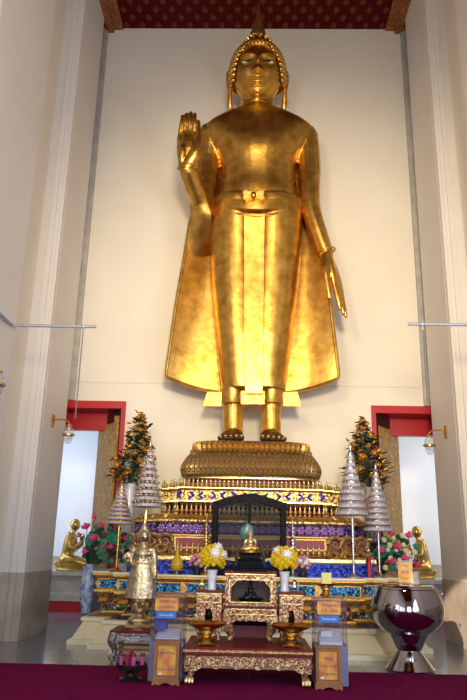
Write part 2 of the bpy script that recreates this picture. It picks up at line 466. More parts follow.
for sx, nm in ((-1, 'left'), (1, 'right')):
    m = MB(); a, b = sorted((sx*2.1, sx*5.4))
    m.box(a, b, 16.6, 16.8, 0, 6); struct('wall_niche_'+nm, m, 'white_wall')
    m = MB()
    a, b = sorted((sx*5.2, sx*5.35)); m.box(a, b, WY+.9, 13.4, 0, 6)
    a, b = sorted((sx*2.0, sx*2.1)); m.box(a, b, WY+.9, 16.7, 0, 6)
    m.box(min(sx*2, sx*5.3), max(sx*2, sx*5.3), WY+.9, 16.8, 5.6, 5.8)
    struct('wall_niche_side_'+nm, m, 'white_wall')
    # stone ledge with moulded front on a red band
    m = MB(); a, b = sorted((sx*2.3, sx*5.1))
    prof = [(14.92, .22), (14.92, .34), (14.98, .40), (14.98, .62), (14.94, .68), (14.86, .74), (14.86, .82), (16.6, .82), (16.6, .22)]
    m.loft([[(a, y, z) for y, z in prof], [(b, y, z) for y, z in prof]])
    led = struct('trim_ledge_'+nm, m, 'stone')
    m = MB(); m.box(a, b, 14.95, 16.6, 0, .22); m.build('red_band', 'door_red', led, False)
    m = MB(); m.box(a, b, 16.55, 16.62, .82, 1.1); m.build('tan_skirting', 'dado', led, False)

# carpet
m = MB(); m.box(-3.2, 3.2, -6, 8.46, 0, .014)
tag(m.build('carpet', 'carpet', None, False), 'burgundy red carpet covering the floor in front of the altar', 'carpet')

# ------------------------------------------------------------------ heads
def head_mb(cx, cy, cz, s, tilt=0, yaw=0, n=96, m_=72, long=1.3, feat=1.0):
    """human head facing -y, s = half width"""
    mb = MB(); rings = []
    R = Matrix.Rotation(yaw, 3, 'Z') @ Matrix.Rotation(tilt, 3, 'X')
    g = lambda x, z, x0, z0, sx, sz: exp(-((x-x0)/sx)**2-((z-z0)/sz)**2)
    for i in range(m_+1):
        a = max(-pi/2+.02, min(pi/2-.02, -pi/2+pi*i/m_)); row = []
        for j in range(n):
            b = 2*pi*j/n
            x, y, z = cos(a)*cos(b), cos(a)*sin(b), sin(a)
            front = max(0, -y)
            low = max(0, -z)
            wx = 1-.26*low**1.8
            X = x*wx; Z = z*long; Y = y*1.12
            if y > 0: Y *= 1-.25*low
            Y += -.10*low*front
            k = min(1, front*3)
            d = 0
            d += .12*g(X, Z, 0, .26, .10, .32) + .25*g(X, Z, 0, -.13, .13, .13)
            for q in (-1, 1):
                d += .10*g(X, Z, q*.14, -.17, .08, .08)
                d += -.12*g(X, Z, q*.42, .24, .24, .13) + .10*g(X, Z, q*.42, .22, .19, .07)
                d += .06*g(X, Z, q*.30, .46, .17, .05)+.06*g(X, Z, q*.54, .43, .14, .05)
                d += .05*g(X, Z, q*.5, -.25, .25, .25)
                d += .03*g(X, Z, q*.40, -.46, .07, .06)
            d += .11*g(X, Z, 0, -.42, .32, .055)+.12*g(X, Z, 0, -.57, .25, .06)-.06*g(X, Z, 0, -.495, .34, .03)-.05*g(X, Z, 0, -.70, .25, .06)
            d += .10*g(X, Z, 0, -.92, .22, .16)
            Y -= d*k*feat
            p = R @ V((X*s, Y*s, Z*s)); row.append(V((cx, cy, cz))+p)
        rings.append(row)
    mb.loft(rings); return mb, R

def hair_mb(cx, cy, cz, s, R, long=1.3, count=420, size=.085, front=.55, bump_h=1.0):
    """rows of small curls over the cranium"""
    mb = MB(); c = V((cx, cy, cz))
    rows_ = max(5, int(sqrt(count)*.62))
    for i in range(rows_):
        a = -.45+(pi/2+.40)*(i+.5)/rows_; k = max(4, int(rows_*3.4*cos(a)))
        for j in range(k):
            b = 2*pi*(j+.5*(i % 2))/k-pi/2; z = sin(a); r = cos(a); x, y = r*cos(b), r*sin(b)
            if y < 0:
                t = min(1, abs(x)/.90); lim = front*(1-t**3)-.25*t**3
                if abs(x) > .88: lim = -.28
            else: lim = -.42
            if z < lim: continue
            p = V((x*1.05, y*1.15, z*long*1.04)); n_ = V((x, y, z)).normalized()
            q = [c+R @ (p*s), c+R @ ((p+n_*size*.55*bump_h)*s), c+R @ ((p+n_*size*1.15*bump_h)*s)]
            mb.tube(q, [size*s, size*s*.85, size*s*.15], 7)
    return mb

def cap_mb(cx, cy, cz, s, R, long=1.3, front=.55, fat=1.0):
    mb = MB(); n, m_ = 40, 20; rings = []
    for i in range(m_+1):
        row = []
        for j in range(n):
            b = 2*pi*j/n; x0, y0 = cos(b), sin(b)
            if y0 < 0:
                t = min(1, abs(x0)); lim = front*(1-t**4) - .25*t**4
            else: lim = -.3
            a0 = math.asin(max(-.9, lim)); a = a0+(pi/2-.02-a0)*i/m_
            p = V((cos(a)*x0*1.03*fat, cos(a)*y0*1.14*fat, sin(a)*long*1.03*fat))
            row.append(V((cx, cy, cz))+R @ (p*s))
        rings.append(row)
    mb.loft(rings); return mb

# ------------------------------------------------------------------ the great standing Buddha
SX, SY = .06, 11.30
FEETZ = 3.04
st = thing('buddha_statue', 'colossal golden standing Buddha with raised right palm against the back wall', 'statue', (SX, SY, FEETZ))
def S(px, py, Y=SY): return at(px, py, Y=Y)
def dense(rows, k=5):
    out = []
    for i in range(len(rows)-1):
        p0, p1, p2, p3 = rows[max(i-1, 0)], rows[i], rows[i+1], rows[min(i+2, len(rows)-1)]
        for q in range(k):
            t = q/k
            out.append(tuple(.5*(2*b+(c-a)*t+(2*a-5*b+4*c-d)*t*t+(3*b-a-3*c+d)*t**3) for a, b, c, d in zip(p0, p1, p2, p3)))
    return out+[rows[-1]]
def ell_ring(py, xl, xr, ry, cy=11.35, n=40, e=2.3):
    a, b = S(xl, py, cy), S(xr, py, cy); c = (a+b)/2; hw = (b.x-a.x)/2; out = []
    for j in range(n):
        t = 2*pi*j/n; ct, s_ = cos(t), sin(t)
        out.append(V((c.x+hw*math.copysign(abs(ct)**(2/e), ct), cy+ry*math.copysign(abs(s_)**(2/e), s_), c.z)))
    return out
body = MB()
body.loft([ell_ring(*r) for r in dense((
    (108, 243, 273, .26), (113, 238, 278, .32), (118, 224, 292, .38), (124, 211, 305, .43), (131, 204, 313, .46), (140, 207, 311, .50), (150, 213, 304, .54),
    (160, 219, 298, .55), (172, 222, 295, .52), (186, 221, 296, .51), (200, 217, 299, .54), (215, 214, 301, .54), (240, 214, 300, .50), (250, 220, 296, .4)))])
# right arm: hanging upper arm, forearm raised towards the viewer
elb = S(203, 213, 11.15)
body.limb([S(211, 136, 11.4), S(208, 168, 11.4), elb], [.27, .24, .21])
wr = S(187.5, 170, 10.45)
body.limb([elb, S(197, 195, 10.85), wr], [.18, .18, .15])
hY = 10.38
tips = [(180.0, 134, 182.4, 114.5), (184.4, 132, 186.5, 112.6), (189.2, 131.5, 190.9, 111.2), (193.8, 132.5, 195.3, 112.6)]
for bx_, by_, tx, ty in tips:
    mx_, my_ = (bx_+tx)/2, (by_+ty)/2
    body.limb([S(187.5+(bx_-187)*.45, 168, hY+.06), S(bx_, by_+9, hY+.03), S(bx_, by_, hY+.02), S(mx_, my_, hY), S(tx, ty+1.5, hY+.03)], [.11, .060, .040, .038, .032], 12, 5)
body.limb([S(190, 163, hY), S(195.5, 154, hY-.06), S(198.3, 142, hY-.06), S(198.8, 131, hY-.03), S(198.6, 121.5, hY-.01)], [.12, .10, .060, .045, .034], 12, 5)
body.ball(S(187.4, 150, hY+.03), (.20, .10, .34))
body.ball(S(182.5, 154, hY+.0), (.09, .10, .22))
# left arm hanging, hand open
body.limb([S(305, 138, 11.4), S(309, 165, 11.35), S(310, 205, 11.2), S(318, 232, 11.1), S(326, 254, 11.05)], [.27, .23, .195, .17, .145])
for q, (kx, ky, tx, ty) in enumerate(((334, 284, 340, 309), (336.5, 286, 343.5, 314), (338, 286, 346, 316.5), (339.0, 284, 344.5, 311))):
    yy = 10.92+q*.085
    body.limb([S(327, 256, 11.03+(q-1.5)*.03), S((327+kx)/2+1, (256+ky)/2, yy), S(kx, ky, yy), S((kx+tx)/2+.3, (ky+ty)/2, yy-.02), S(tx, ty, yy)], [.10, .075, .055, .048, .032], 12, 5)
body.limb([S(326, 258, 10.98), S(325.5, 272, 10.86), S(327.5, 285, 10.82), S(329.5, 298, 10.84)], [.10, .075, .058, .045], 12, 5)
# neck with three creases
nb = S(257, 113, 11.35); hc = V((S(257.6, 70, 11.14).x, 11.14, S(257.6, 76, 11.14).z))
body.limb([nb-V((0, 0, .2)), nb+V((0, -.02, .2)), hc+V((0, .05, -.3))], [.36, .33, .36])
for q in range(3): body.lathe([(.30, -.05), (.345, 0), (.30, .05)], (nb.x, nb.y-.01, nb.z+.06+q*.09), 32)
HS = .515
hm, HR = head_mb(hc.x, hc.y, hc.z, HS, tilt=radians(22), long=1.22)
body.merge(hm)
# long ears
for sx in (-1, 1):
    e = lambda dx, dy, dz: hc+HR @ V((sx*dx, dy, dz))
    body.limb([e(.50, .04, .14), e(.565, .08, .06), e(.575, .06, -.10), e(.555, 0, -.32), e(.55, -.02, -.58), e(.53, -.02, -.68)], [.04, .07, .065, .045, .06, .04], 10, 5)
    body.ball(e(.50, .05, -.04), (.08, .10, .18))
# legs and feet
for px in (233, 271):
    a = S(px, 250, 11.25); kx = S(px, 408, 11.2)
    body.limb([S(px, 240, 11.25), S(px, 330, 11.22), S(px, 395, 11.2), S(px, 432, 11.2), V((S(px, 437, 11.2).x, 11.2, FEETZ+.12))], [.34, .24, .18, .175, .18])
    fx = S(px, 437, 11.0).x
    sgn = -1 if px < 250 else 1
    body.ball((fx+sgn*.01, 11.22, FEETZ+.10), (.18, .20, .11))
    body.loft([[(fx+sgn*off+w*cos(t), y, FEETZ+max(.0, hh*.5+hh*.5*sin(t))) for t in [2*pi*j/20 for j in range(20)]] for y, w, hh, off in
               ((11.38, .10, .14, 0), (11.25, .17, .30, 0), (11.05, .19, .26, .01), (10.88, .215, .17, .02), (10.76, .225, .13, .03), (10.71, .20, .10, .03))])
    for q in range(5):
        tx_ = fx+sgn*(.03)+(q-2)*.088
        lead = .05-.022*(q if sgn > 0 else 4-q)
        body.limb([(tx_, 10.80, FEETZ+.055), (tx_, 10.70-lead, FEETZ+.05)], [.048, .044], 10, 2)
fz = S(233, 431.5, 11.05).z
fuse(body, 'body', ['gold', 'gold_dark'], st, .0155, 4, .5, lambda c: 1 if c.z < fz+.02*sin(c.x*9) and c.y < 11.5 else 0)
# toe nails gilded dots
for px in (233, 271):
    fx = S(px, 437, 11.0).x; sgn = -1 if px < 250 else 1
    for q in range(5):
        lead = .05-.022*(q if sgn > 0 else 4-q)
        mb = MB(); mb.ball((fx+sgn*.03+(q-2)*.088, 10.665-lead, FEETZ+.075), (.026, .02, .02), 8, 6)
        mb.build('toe_nail', 'gold_trim', st)
# hair and flame
hr = cap_mb(hc.x, hc.y, hc.z, HS, HR, 1.22, .76, 1.045); hr.merge(hair_mb(hc.x, hc.y, hc.z, HS, HR, 1.22, count=520, size=.095, front=.76))
top = hc+HR @ V((0, .06, HS*1.19))
hr.lathe([(.26, -.10), (.25, .03), (.19, .12), (.1, .17)], (top.x, top.y, top.z), 24)
for q in range(40):
    t = 2*pi*q/13; k = q//13
    p = V((top.x+(.25-.06*k)*cos(t+k*.2), top.y+(.25-.06*k)*sin(t+k*.2), top.z+.0+k*.07)); mb_n = V((cos(t), sin(t), .4)).normalized()
    hr.tube([p, p+mb_n*.03, p+mb_n*.07], [.036, .032, .008], 6)
hr.build('hair_curls', 'gold', st)
fl = MB(); tz = top.z+.12
fl.lathe([(.20, 0), (.19, .05), (.145, .18), (.10, .34), (.065, .52), (.035, .72), (.008, min(.95, TOP-.06-tz))], (top.x, top.y, tz), 20, rib=.10, ribn=5)
fl.build('flame_finial', 'gold_trim', st)
# eyes
for sx in (-1, 1):
    e = hc+HR @ V((sx*.42*HS, -.965*HS, .225*HS))
    mb = MB(); mb.ball(e+V((0, .022, 0)), (.100, .045, .026), 16, 10, HR); ey = mb.build('eye', 'eye_white', st)
    mb = MB(); mb.ball(e+V((-sx*.005, -.012, -.002)), (.044, .02, .026), 12, 8, HR); mb.build('pupil', 'eye_dark', ey)
    mb = MB(); pts = []
    for q in range(9):
        t = q/8; xx = .12+t*.56; zz = .38+.13*sin(pi*(.15+t*.75)); yy = -sqrt(max(.02, 1-(xx/1.02)**2-(zz/1.22)**2))*1.12-.035
        pts.append(hc+HR @ V((sx*xx*HS, yy*HS, zz*HS)))
    mb.tube(pts, [.008]+[.016]*7+[.006], 8); mb.build('eyebrow', 'gold', st)
# lower robe: two thighs under tight cloth
def lobe_ring(py, xl, xr, ry, cy): return ell_ring(py, xl, xr, ry, cy, 28, 2.1)
lr = MB()
rows = ((203, 213, 301, .50), (215, 212, 302, .52), (240, 210.5, 302, .50), (290, 212.5, 298.5, .46), (330, 215.5, 293, .42), (370, 219.5, 288, .38), (393, 222, 285.5, .36))
MIDX = 253.5
lr.loft([lobe_ring(p, l, MIDX+9, d, 11.25) for p, l, r, d in dense(rows)])
lr.loft([lobe_ring(p, MIDX-9, r, d, 11.25) for p, l, r, d in dense(rows)])
lr.loft([ell_ring(p, l+6, r-6, d*.8, 11.3) for p, l, r, d in dense(rows)])
fuse(lr, 'lower_robe', 'gold', st, .03, 6)
pl = MB(); fy = [11.25-d*.93-.03 for p, l, r, d in rows]
def strip(mb, x0, x1, dy, th):
    rg = []
    for (p, l, r, d), y in zip(rows, fy):
        if p < 214: continue
        p = min(p, 393); a = S(x0+(p-215)*.001, p, y-dy); b = S(x1-(p-215)*.010, p, y-dy)
        rg.append([a, b, b+V((0, th, 0)), a+V((0, th, 0))])
    mb.loft(rg)
strip(pl, 245, 264, .02, .3)
p_ob = pl.build('front_pleat', 'gold', st, True, 50)
for x0 in (244.2, 262.6):
    mb = MB(); strip(mb, x0, x0+1.9, .045, .1); mb.build('pleat_edge', 'gold', p_ob, True, 50)
# belt, sash edge, knot
bl = MB()
def band(mb, y_side, y_mid, hgt, xl, xr, grow, th=.05, span=(pi, 2*pi), n=48, cy=11.33, ry=.64):
    rg = []
    for j in range(n+1):
        t = span[0]+(span[1]-span[0])*j/n
        c = (xl+xr)/2; hx = (xr-xl)/2; w = abs(cos(t))**1.4
        py = y_mid+(y_side-y_mid)*w
        ct, s_ = cos(t), sin(t); e = 2.25
        px = c+hx*math.copysign(abs(ct)**(2/e), ct); Y = cy+(ry+grow)*math.copysign(abs(s_)**(2/e), s_)
        p = S(px, py, Y); o = V((ct*.6, s_, 0)).normalized()
        rg.append([p+V((0, 0, hgt/2)), p+o*th+V((0, 0, hgt*.4)), p+o*th-V((0, 0, hgt*.4)), p-V((0, 0, hgt/2)), p-o*.05])
    mb.loft(rg)
band(bl, 203.5, 205.5, .22, 211.5, 302, .0, .035)
belt = bl.build('belt', 'gold', st)
mb = MB(); band(mb, 209, 216, .05, 211.5, 302, -.035, .035); mb.build('belt_edge', 'gold', belt)
mb = MB(); band(mb, 199, 201.0, .035, 213, 300, .02, .04); mb.build('belt_edge', 'gold', belt)
mb = MB(); band(mb, 178, 200, .035, 221, 297, -.10, .035, (pi*1.04, pi*1.96)); mb.build('chest_fold', 'gold', st)
kn = MB(); kc = S(253.5, 196.5, 10.62)
for sx in (-1, 1):
    kn.prism([(kc.x+sx*.03, kc.z+.05), (kc.x+sx*.15, kc.z+.10), (kc.x+sx*.19, kc.z+.07), (kc.x+sx*.17, kc.z), (kc.x+sx*.19, kc.z-.08), (kc.x+sx*.14, kc.z-.10), (kc.x+sx*.03, kc.z-.05)], kc.y-.05, kc.y+.12)
kn.ball(kc+V((0, -.04, 0)), (.055, .06, .07))
kn.build('belt_knot', 'gold', st, True, 30)
# outer robe spreading like a cape behind
def cape(front):
    g = []
    NV, NU = 50, 44
    Lk = [(0, 214, 135), (.04, 207, 165), (.08, 195, 200), (.15, 189.5, 224), (.3, 184.5, 256), (.55, 176, 304), (.8, 169.5, 350), (.93, 166.3, 371), (1, 166.5, 377)]
    Rk = [(0, 303, 137), (.04, 309, 168), (.08, 315, 202), (.15, 320, 232), (.3, 325.5, 262), (.55, 331, 310), (.8, 336, 350), (.93, 338.5, 372), (1, 338.5, 378)]
    def ip(K, v):
        for a, b in zip(K, K[1:]):
            if v <= b[0]+1e-9:
                t = (v-a[0])/(b[0]-a[0]); return a[1]+(b[1]-a[1])*t, a[2]+(b[2]-a[2])*t
    for i in range(NV+1):
        v = i/NV; lx, ly = ip(Lk, v); rx, ry = ip(Rk, v); row = []
        for j in range(NU+1):
            u = -1+2*j/NU
            px = lx+(rx-lx)*(u+1)/2; py = ly+(ry-ly)*(u+1)/2+17*v**4*(1-abs(u)**2.4)
            Y = 11.62-.30*abs(u)**2.5*(1-.3*v)+.02*v+.02*sin(9*u+3*v)
            row.append(S(px, py, Y))
        g.append(row)
    return g
g = cape(1); cp = MB(); nU = len(g[0])
cp.loft([r+[p+V((0, .07, 0)) for p in reversed(r)] for r in g])
cape_o = cp.build('outer_robe', 'gold', st, True, 60)
edge = [r[0] for r in g]+g[-1][1:]+[r[-1] for r in reversed(g[:-1])]
mb = MB(); mb.tube([p+V((0, -.01, 0)) for p in edge], .032, 8); mb.build('robe_hem', 'gold', cape_o)
# robe falling from the raised forearm to the waist
dr_ = MB(); rg = []
Lp = dense([(187.6, 181, 10.62, 0), (189.6, 198, 10.85, 0), (190.2, 215, 11.02, 0), (187.8, 236, 11.24, 0), (184.0, 262, 11.46, 0)], 5)
Rp = dense([(200, 186, 10.60, 0), (207, 203, 10.84, 0), (211.5, 217, 10.98, 0), (212, 240, 11.32, 0), (213, 268, 11.80, 0)], 5)
for l, r in zip(Lp, Rp):
    ring = []
    for k in range(9):
        u = k/8; ring.append(S(l[0]+(r[0]-l[0])*u, l[1]+(r[1]-l[1])*u, l[2]+(r[2]-l[2])*u-.05*sin(pi*u)))
    rg.append(ring+[p+V((0, .05, 0)) for p in reversed(ring)])
dr_.loft(rg); dr_.build('sleeve_drape', 'gold', cape_o, True, 60)
mb = MB()
pts = [wr+V((.185*cos(t), -.16*abs(sin(t)) if sin(t) < 0 else .15*sin(t), .03+.05*sin(t))) for t in [2*pi*q/24 for q in range(25)]]
mb.tube(pts, .013, 8); mb.build('wrist_hem', 'gold', cape_o)
w2 = S(326, 252, 11.06)
mb = MB(); pts = [w2+V((.165*cos(t), .165*sin(t), .05*cos(t))) for t in [2*pi*q/24 for q in range(25)]]
mb.tube(pts, .016, 8); mb.build('wrist_hem', 'gold', cape_o)
# under robe showing below the hem
ur = MB()
for px in (233, 271.5):
    ur.loft([ell_ring(p, px-w, px+w, d, 11.2, 24, 2.1) for p, w, d in ((390, 11.6, .26), (399, 11.4, .24), (405, 12.2, .26), (406, 11, .24))])
ur.loft([[S(x, p, y) for x, y in ((241, 11.0), (265, 11.0), (265, 11.3), (241, 11.3))] for p in (391, 404)])
u_o = ur.build('under_robe', 'gold', st, True, 40)
for x0, x1, b0, b1 in ((222, 207, 222, 202.5), (283, 298, 283, 301.5)):
    for q in range(5):
        t0, t1 = q/5, (q+.9)/5; mb = MB()
        def xx(t, bot): return (b0+(b1-b0)*t) if bot else (x0+(x1-x0)*t)
        yq = 11.22+.04*(q % 2)
        mb.loft([[S(xx(t0, bt), py, yq), S(xx(t1, bt), py, yq), S(xx(t1, bt), py, yq+.12), S(xx(t0, bt), py, yq+.12)] for bt, py in ((0, 392), (1, 406))])
        mb.build('pleat', 'gold', u_o, False)

# ------------------------------------------------------------------ the lotus pedestal and altar steps
PX = .06
YB = 12.2
def plan(hw, yf, c, cx=PX, n=2):
    """front with stepped (redented) corners"""
    L = [(cx-hw, YB), (cx-hw, yf+n*c)]
    for k in range(n):
        L.append((cx-hw+(k+1)*c, yf+(n-k)*c)); L.append((cx-hw+(k+1)*c, yf+(n-1-k)*c))
    Rr = [(2*cx-x, y) for x, y in reversed(L)]
    return L+Rr
def steps(prof, c, n=2):
    mb = MB(); mb.loft([[(x, y, z) for x, y in plan(hw, yf, c, PX, n)] for hw, yf, z in prof]); return mb
def along(poly, step, skip_back=True):
    """points and outward normals along the front and side edges"""
    out = []; tot = 0
    for (x0, y0), (x1, y1) in zip(poly, poly[1:]):
        L = sqrt((x1-x0)**2+(y1-y0)**2)
        if L < 1e-6: continue
        k = max(1, round(L/step)); nx, ny = (y1-y0)/L, -(x1-x0)/L
        for i in range(k):
            t = (i+.5)/k; p = (x0+(x1-x0)*t, y0+(y1-y0)*t)
            if p[1] > 11.5: continue
            out.append((p, atan2(ny, nx)+pi/2, L/k))
    return out
ped = thing('lotus_pedestal', 'tall tiered gilded lotus pedestal with glass mosaic bands under the colossal Buddha', 'pedestal', (PX, 11.2, 0))
def pbuild(mb, name, mat, parent=ped, smooth=False, ang=35): return mb.build(name, mat, parent, smooth, ang)
c1 = .38
plinth = pbuild(steps([(2.60, 9.42, 0), (2.60, 9.42, .06), (2.55, 9.47, .075), (2.43, 9.60, .29), (2.46, 9.57, .31), (2.46, 9.57, .345), (2.44, 9.60, .36)], c1), 'plinth', 'cream_gold')
pbuild(steps([(2.42, 9.62, .355), (2.26, 10.03, .385), (2.24, 10.05, .39)], c1), 'plinth_top', 'gold_lattice', plinth)
# flat panels of blue glass on the plinth top
for x in (-1.95, -1.3, -.2, .9, 1.5):
    mb = MB(); mb.loft([[(PX+x, 9.72 if abs(x) < 1.6 else 10.02, .366), (PX+x+.34, 9.72 if abs(x) < 1.6 else 10.02, .366), (PX+x+.34, 9.98 if abs(x) < 1.6 else 10.2, .386), (PX+x, 9.98 if abs(x) < 1.6 else 10.2, .386)],
        [(PX+x, 9.72 if abs(x) < 1.6 else 10.02, .376), (PX+x+.34, 9.72 if abs(x) < 1.6 else 10.02, .376), (PX+x+.34, 9.98 if abs(x) < 1.6 else 10.2, .396), (PX+x, 9.98 if abs(x) < 1.6 else 10.2, .396)]])
    mb.build('glass_panel', 'purple_mosaic', plinth, False)
pbuild(steps([(2.22, 10.08, .385), (2.22, 10.08, .53)], c1), 'gem_band', 'gem_mosaic')
pbuild(steps([(2.26, 10.04, .385), (2.26, 10.04, .41), (2.23, 10.07, .415)], c1), 'gold_moulding', 'gold_trim')
pbuild(steps([(2.24, 10.06, .51), (2.24, 10.06, .535), (2.26, 10.04, .55), (2.36, 9.94, .68), (2.36, 9.94, .70)], c1), 'bracket_band', 'gold_lattice')
# leaf brackets
br = MB(); br.prism([(-.045, 0), (.045, 0), (.06, .07), (.03, .12), (0, .15), (-.03, .12), (-.06, .07)], -.02, .02)
b0 = None
for (p, a, L) in along(plan(2.32, 9.98, c1), .165):
    if b0 is None:
        b0 = br.build('leaf_bracket', 'gold_trim', ped, False, off=V((0, 0, 0))); b0.location = V((p[0], p[1], .535))-wloc(ped); b0.rotation_euler = (-.6, 0, a)
    else: inst(b0, 'leaf_bracket', (p[0], p[1], .535), ped, (-.6, 0, a))
pbuild(steps([(2.38, 9.92, .69), (2.38, 9.92, .725), (2.34, 9.96, .735), (2.34, 9.96, .885), (2.38, 9.92, .895), (2.40, 9.90, .93), (2.40, 9.90, .955)], c1), 'mosaic_step', 'gold_trim')
# blue panels let into that step and gilded diamonds between
pl_ = plan(2.35, 9.95, c1)
for (x0, y0), (x1, y1) in zip(pl_, pl_[1:]):
    L = sqrt((x1-x0)**2+(y1-y0)**2)
    if min(y0, y1) > 11 or L < .1: continue
    d = V((x1-x0, y1-y0, 0))/L; nrm = V((d.y, -d.x, 0)); k = max(1, round(L/.62))
    for i in range(k):
        a = V((x0, y0, 0))+d*(L*i/k+.03); b = V((x0, y0, 0))+d*(L*(i+1)/k-.03)
        mb = MB(); mb.loft([[a+nrm*.0+V((0, 0, z)), b+V((0, 0, z)), b+nrm*.016+V((0, 0, z)), a+nrm*.016+V((0, 0, z))] for z in (.748, .872)])
        mb.build('mosaic_panel', 'teal_mosaic', ped, False)
        c = a; mb = MB(); q = [c+d*-.045-d*.03*0, c+V((0, 0, .06))*1, c+d*.045, c-V((0, 0, .06))]
        mb.loft([[p+V((0, 0, .81))+nrm*o for p in q] for o in (.005, .03)])
        mb.build('diamond_boss', 'gold_trim', ped, False)
ledge = pbuild(steps([(2.40, 9.90, .95), (2.41, 9.89, .965), (2.41, 9.89, .985), (2.3, 10.0, .986)], c1), 'altar_ledge', 'cream_gold')
LZ = .986
c2 = .22
pbuild(steps([(1.90, 10.26, .98), (1.90, 10.26, 1.18)], c2), 'cobalt_band', 'blue_mosaic')
pbuild(steps([(1.91, 10.25, 1.17), (1.94, 10.23, 1.19), (1.94, 10.23, 1.235), (1.91, 10.26, 1.26), (1.89, 10.28, 1.275)], c2), 'gold_shelf', 'gold_pale')
pbuild(steps([(1.88, 10.40, 1.26), (1.88, 10.40, 1.54)], c2), 'red_band', 'red_panel')
# framed crimson panels with a gold rim
for x0, x1 in ((-1.15, -.62), (-.52, .52), (.62, 1.15)):
    mb = MB(); z0, z1, y = 1.37, 1.50, 10.385
    mb.box(PX+x0, PX+x1, y, y+.03, z1, z1+.03)
    mb.box(PX+x0, PX+x1, y, y+.03, z0-.02, z0)
    mb.box(PX+x0, PX+x0+.03, y, y+.03, z0, z1); mb.box(PX+x1-.03, PX+x1, y, y+.03, z0, z1)
    mb.build('panel_frame', 'gold_trim', ped, False)
pbuild(steps([(1.87, 10.36, 1.525), (1.90, 10.34, 1.535), (1.90, 10.34, 1.55), (1.86, 10.38, 1.56)], c2), 'gold_moulding', 'gold_trim')
pbuild(steps([(1.84, 10.42, 1.55), (1.84, 10.42, 1.73)], c2), 'violet_band', 'purple_mosaic')
# flowers of cut glass on the violet band
fm = MB()
for q in range(6): fm.ball((.040*cos(q*pi/3), -.008, .040*sin(q*pi/3)), (.026, .012, .026), 8, 5)
fm.ball((0, -.012, 0), (.02, .014, .02), 8, 5)
f0 = None
for i in range(24):
    x = PX-1.36+i*(2.72/23)
    if f0 is None:
        f0 = fm.build('glass_flower', 'violet_flower', ped, off=V((0, 0, 0))); f0.location = V((x, 10.418, 1.64))-wloc(ped)
    else: inst(f0, 'glass_flower', (x, 10.418, 1.64), ped)
pbuild(steps([(1.84, 10.41, 1.725), (1.86, 10.38, 1.745), (1.86, 10.38, 1.77), (1.74, 10.52, 1.86), (1.55, 10.62, 1.87)], c2), 'cornice', 'gold_orn')
pbuild(steps([(1.42, 10.72, 1.85), (1.36, 10.78, 1.95), (1.38, 10.74, 2.02)], .2), 'crimson_neck', 'red_panel')
pbuild(steps([(1.36, 10.66, 1.99), (1.44, 10.56, 2.03), (1.46, 10.52, 2.045), (1.46, 10.52, 2.075), (1.43, 10.55, 2.08), (1.43, 10.55, 2.225), (1.46, 10.52, 2.23), (1.47, 10.50, 2.26), (1.40, 10.58, 2.28), (1.2, 10.66, 2.285)], .17), 'lozenge_tier', 'gold_orn')
pbuild(steps([(1.47, 10.51, 2.245), (1.485, 10.49, 2.255), (1.485, 10.49, 2.27), (1.44, 10.54, 2.28)], .17), 'gold_moulding', 'gold_pale')
pbuild(steps([(1.47, 10.51, 2.045), (1.475, 10.505, 2.05), (1.475, 10.505, 2.07), (1.45, 10.53, 2.078)], .17), 'gold_moulding', 'gold_pale')
# blue hexagons
hx = MB()
o_ = [(-.13, 0), (-.065, .05), (.065, .05), (.13, 0), (.065, -.05), (-.065, -.05)]
for (xa, za), (xb, zb) in zip(o_, o_[1:]+o_[:1]):
    if abs(za-zb) < .001: continue
    hx.tube([(xa, 0, za), (xb, 0, zb)], .019, 6)
h0 = None
for i in range(7):
    x = PX-1.02+i*.34
    if h0 is None:
        h0 = hx.build('blue_lozenge', 'blue_glass', ped, off=V((0, 0, 0))); h0.location = V((x, 10.545, 2.152))-wloc(ped)
    else: inst(h0, 'blue_lozenge', (x, 10.545, 2.152), ped)
pbuild(steps([(1.03, 10.86, 2.27), (1.00, 10.88, 2.44), (1.0, 10.86, 2.47)], .12), 'crimson_neck', 'red_panel')
# the lotus: rounded block clothed in petals
def oval(hw, yf, n=64, e=4.5, cy=11.35):
    out = []
    for j in range(n):
        t = 2*pi*j/n; d = (cy-yf)
        out.append((PX+hw*math.copysign(abs(cos(t))**(2/e), cos(t)), cy+d*math.copysign(abs(sin(t))**(2/e), sin(t))))
    return out
mb = MB(); mb.loft([[(x, y, z) for x, y in oval(hw, yf)] for hw, yf, z in ((1.02, 10.84, 2.42), (1.06, 10.76, 2.44), (1.06, 10.76, 2.475), (1.10, 10.70, 2.49), (1.13, 10.66, 2.58), (1.10, 10.69, 2.70), (1.0, 10.78, 2.86), (.92, 10.80, 2.93), (.92, 10.68, 2.98), (.91, 10.66, FEETZ-.02), (.89, 10.68, FEETZ))])
lot = pbuild(mb, 'lotus_block', 'petal_gold', ped, True)
mb = MB(); mb.loft([[(x, y, z) for x, y in oval(hw, yf)] for hw, yf, z in ((1.07, 10.745, 2.43), (1.085, 10.73, 2.44), (1.085, 10.73, 2.455), (1.07, 10.745, 2.465))])
pbuild(mb, 'beaded_rim', 'gold_pale', lot, True)
def petal_mesh(w, h, lean):
    mb = MB(); rg = []
    for i in range(9):
        t = i/8; ww = w*(sin(pi*(.25+.70*t))**.8)*(1-.15*t) if t < .97 else .006
        y = -.035*sin(pi*t)-lean(t); z = h*t
        rg.append([(-ww, y+.012, z), (-ww*.5, y-.012, z), (0, y-.03, z), (ww*.5, y-.012, z), (ww, y+.012, z), (0, y+.03, z)])
    mb.loft(rg); return mb
pm = petal_mesh(.060, .42, lambda t: -.26*max(0, t-.25)**1.25+.05*max(0, t-.9)*10)
p0 = None
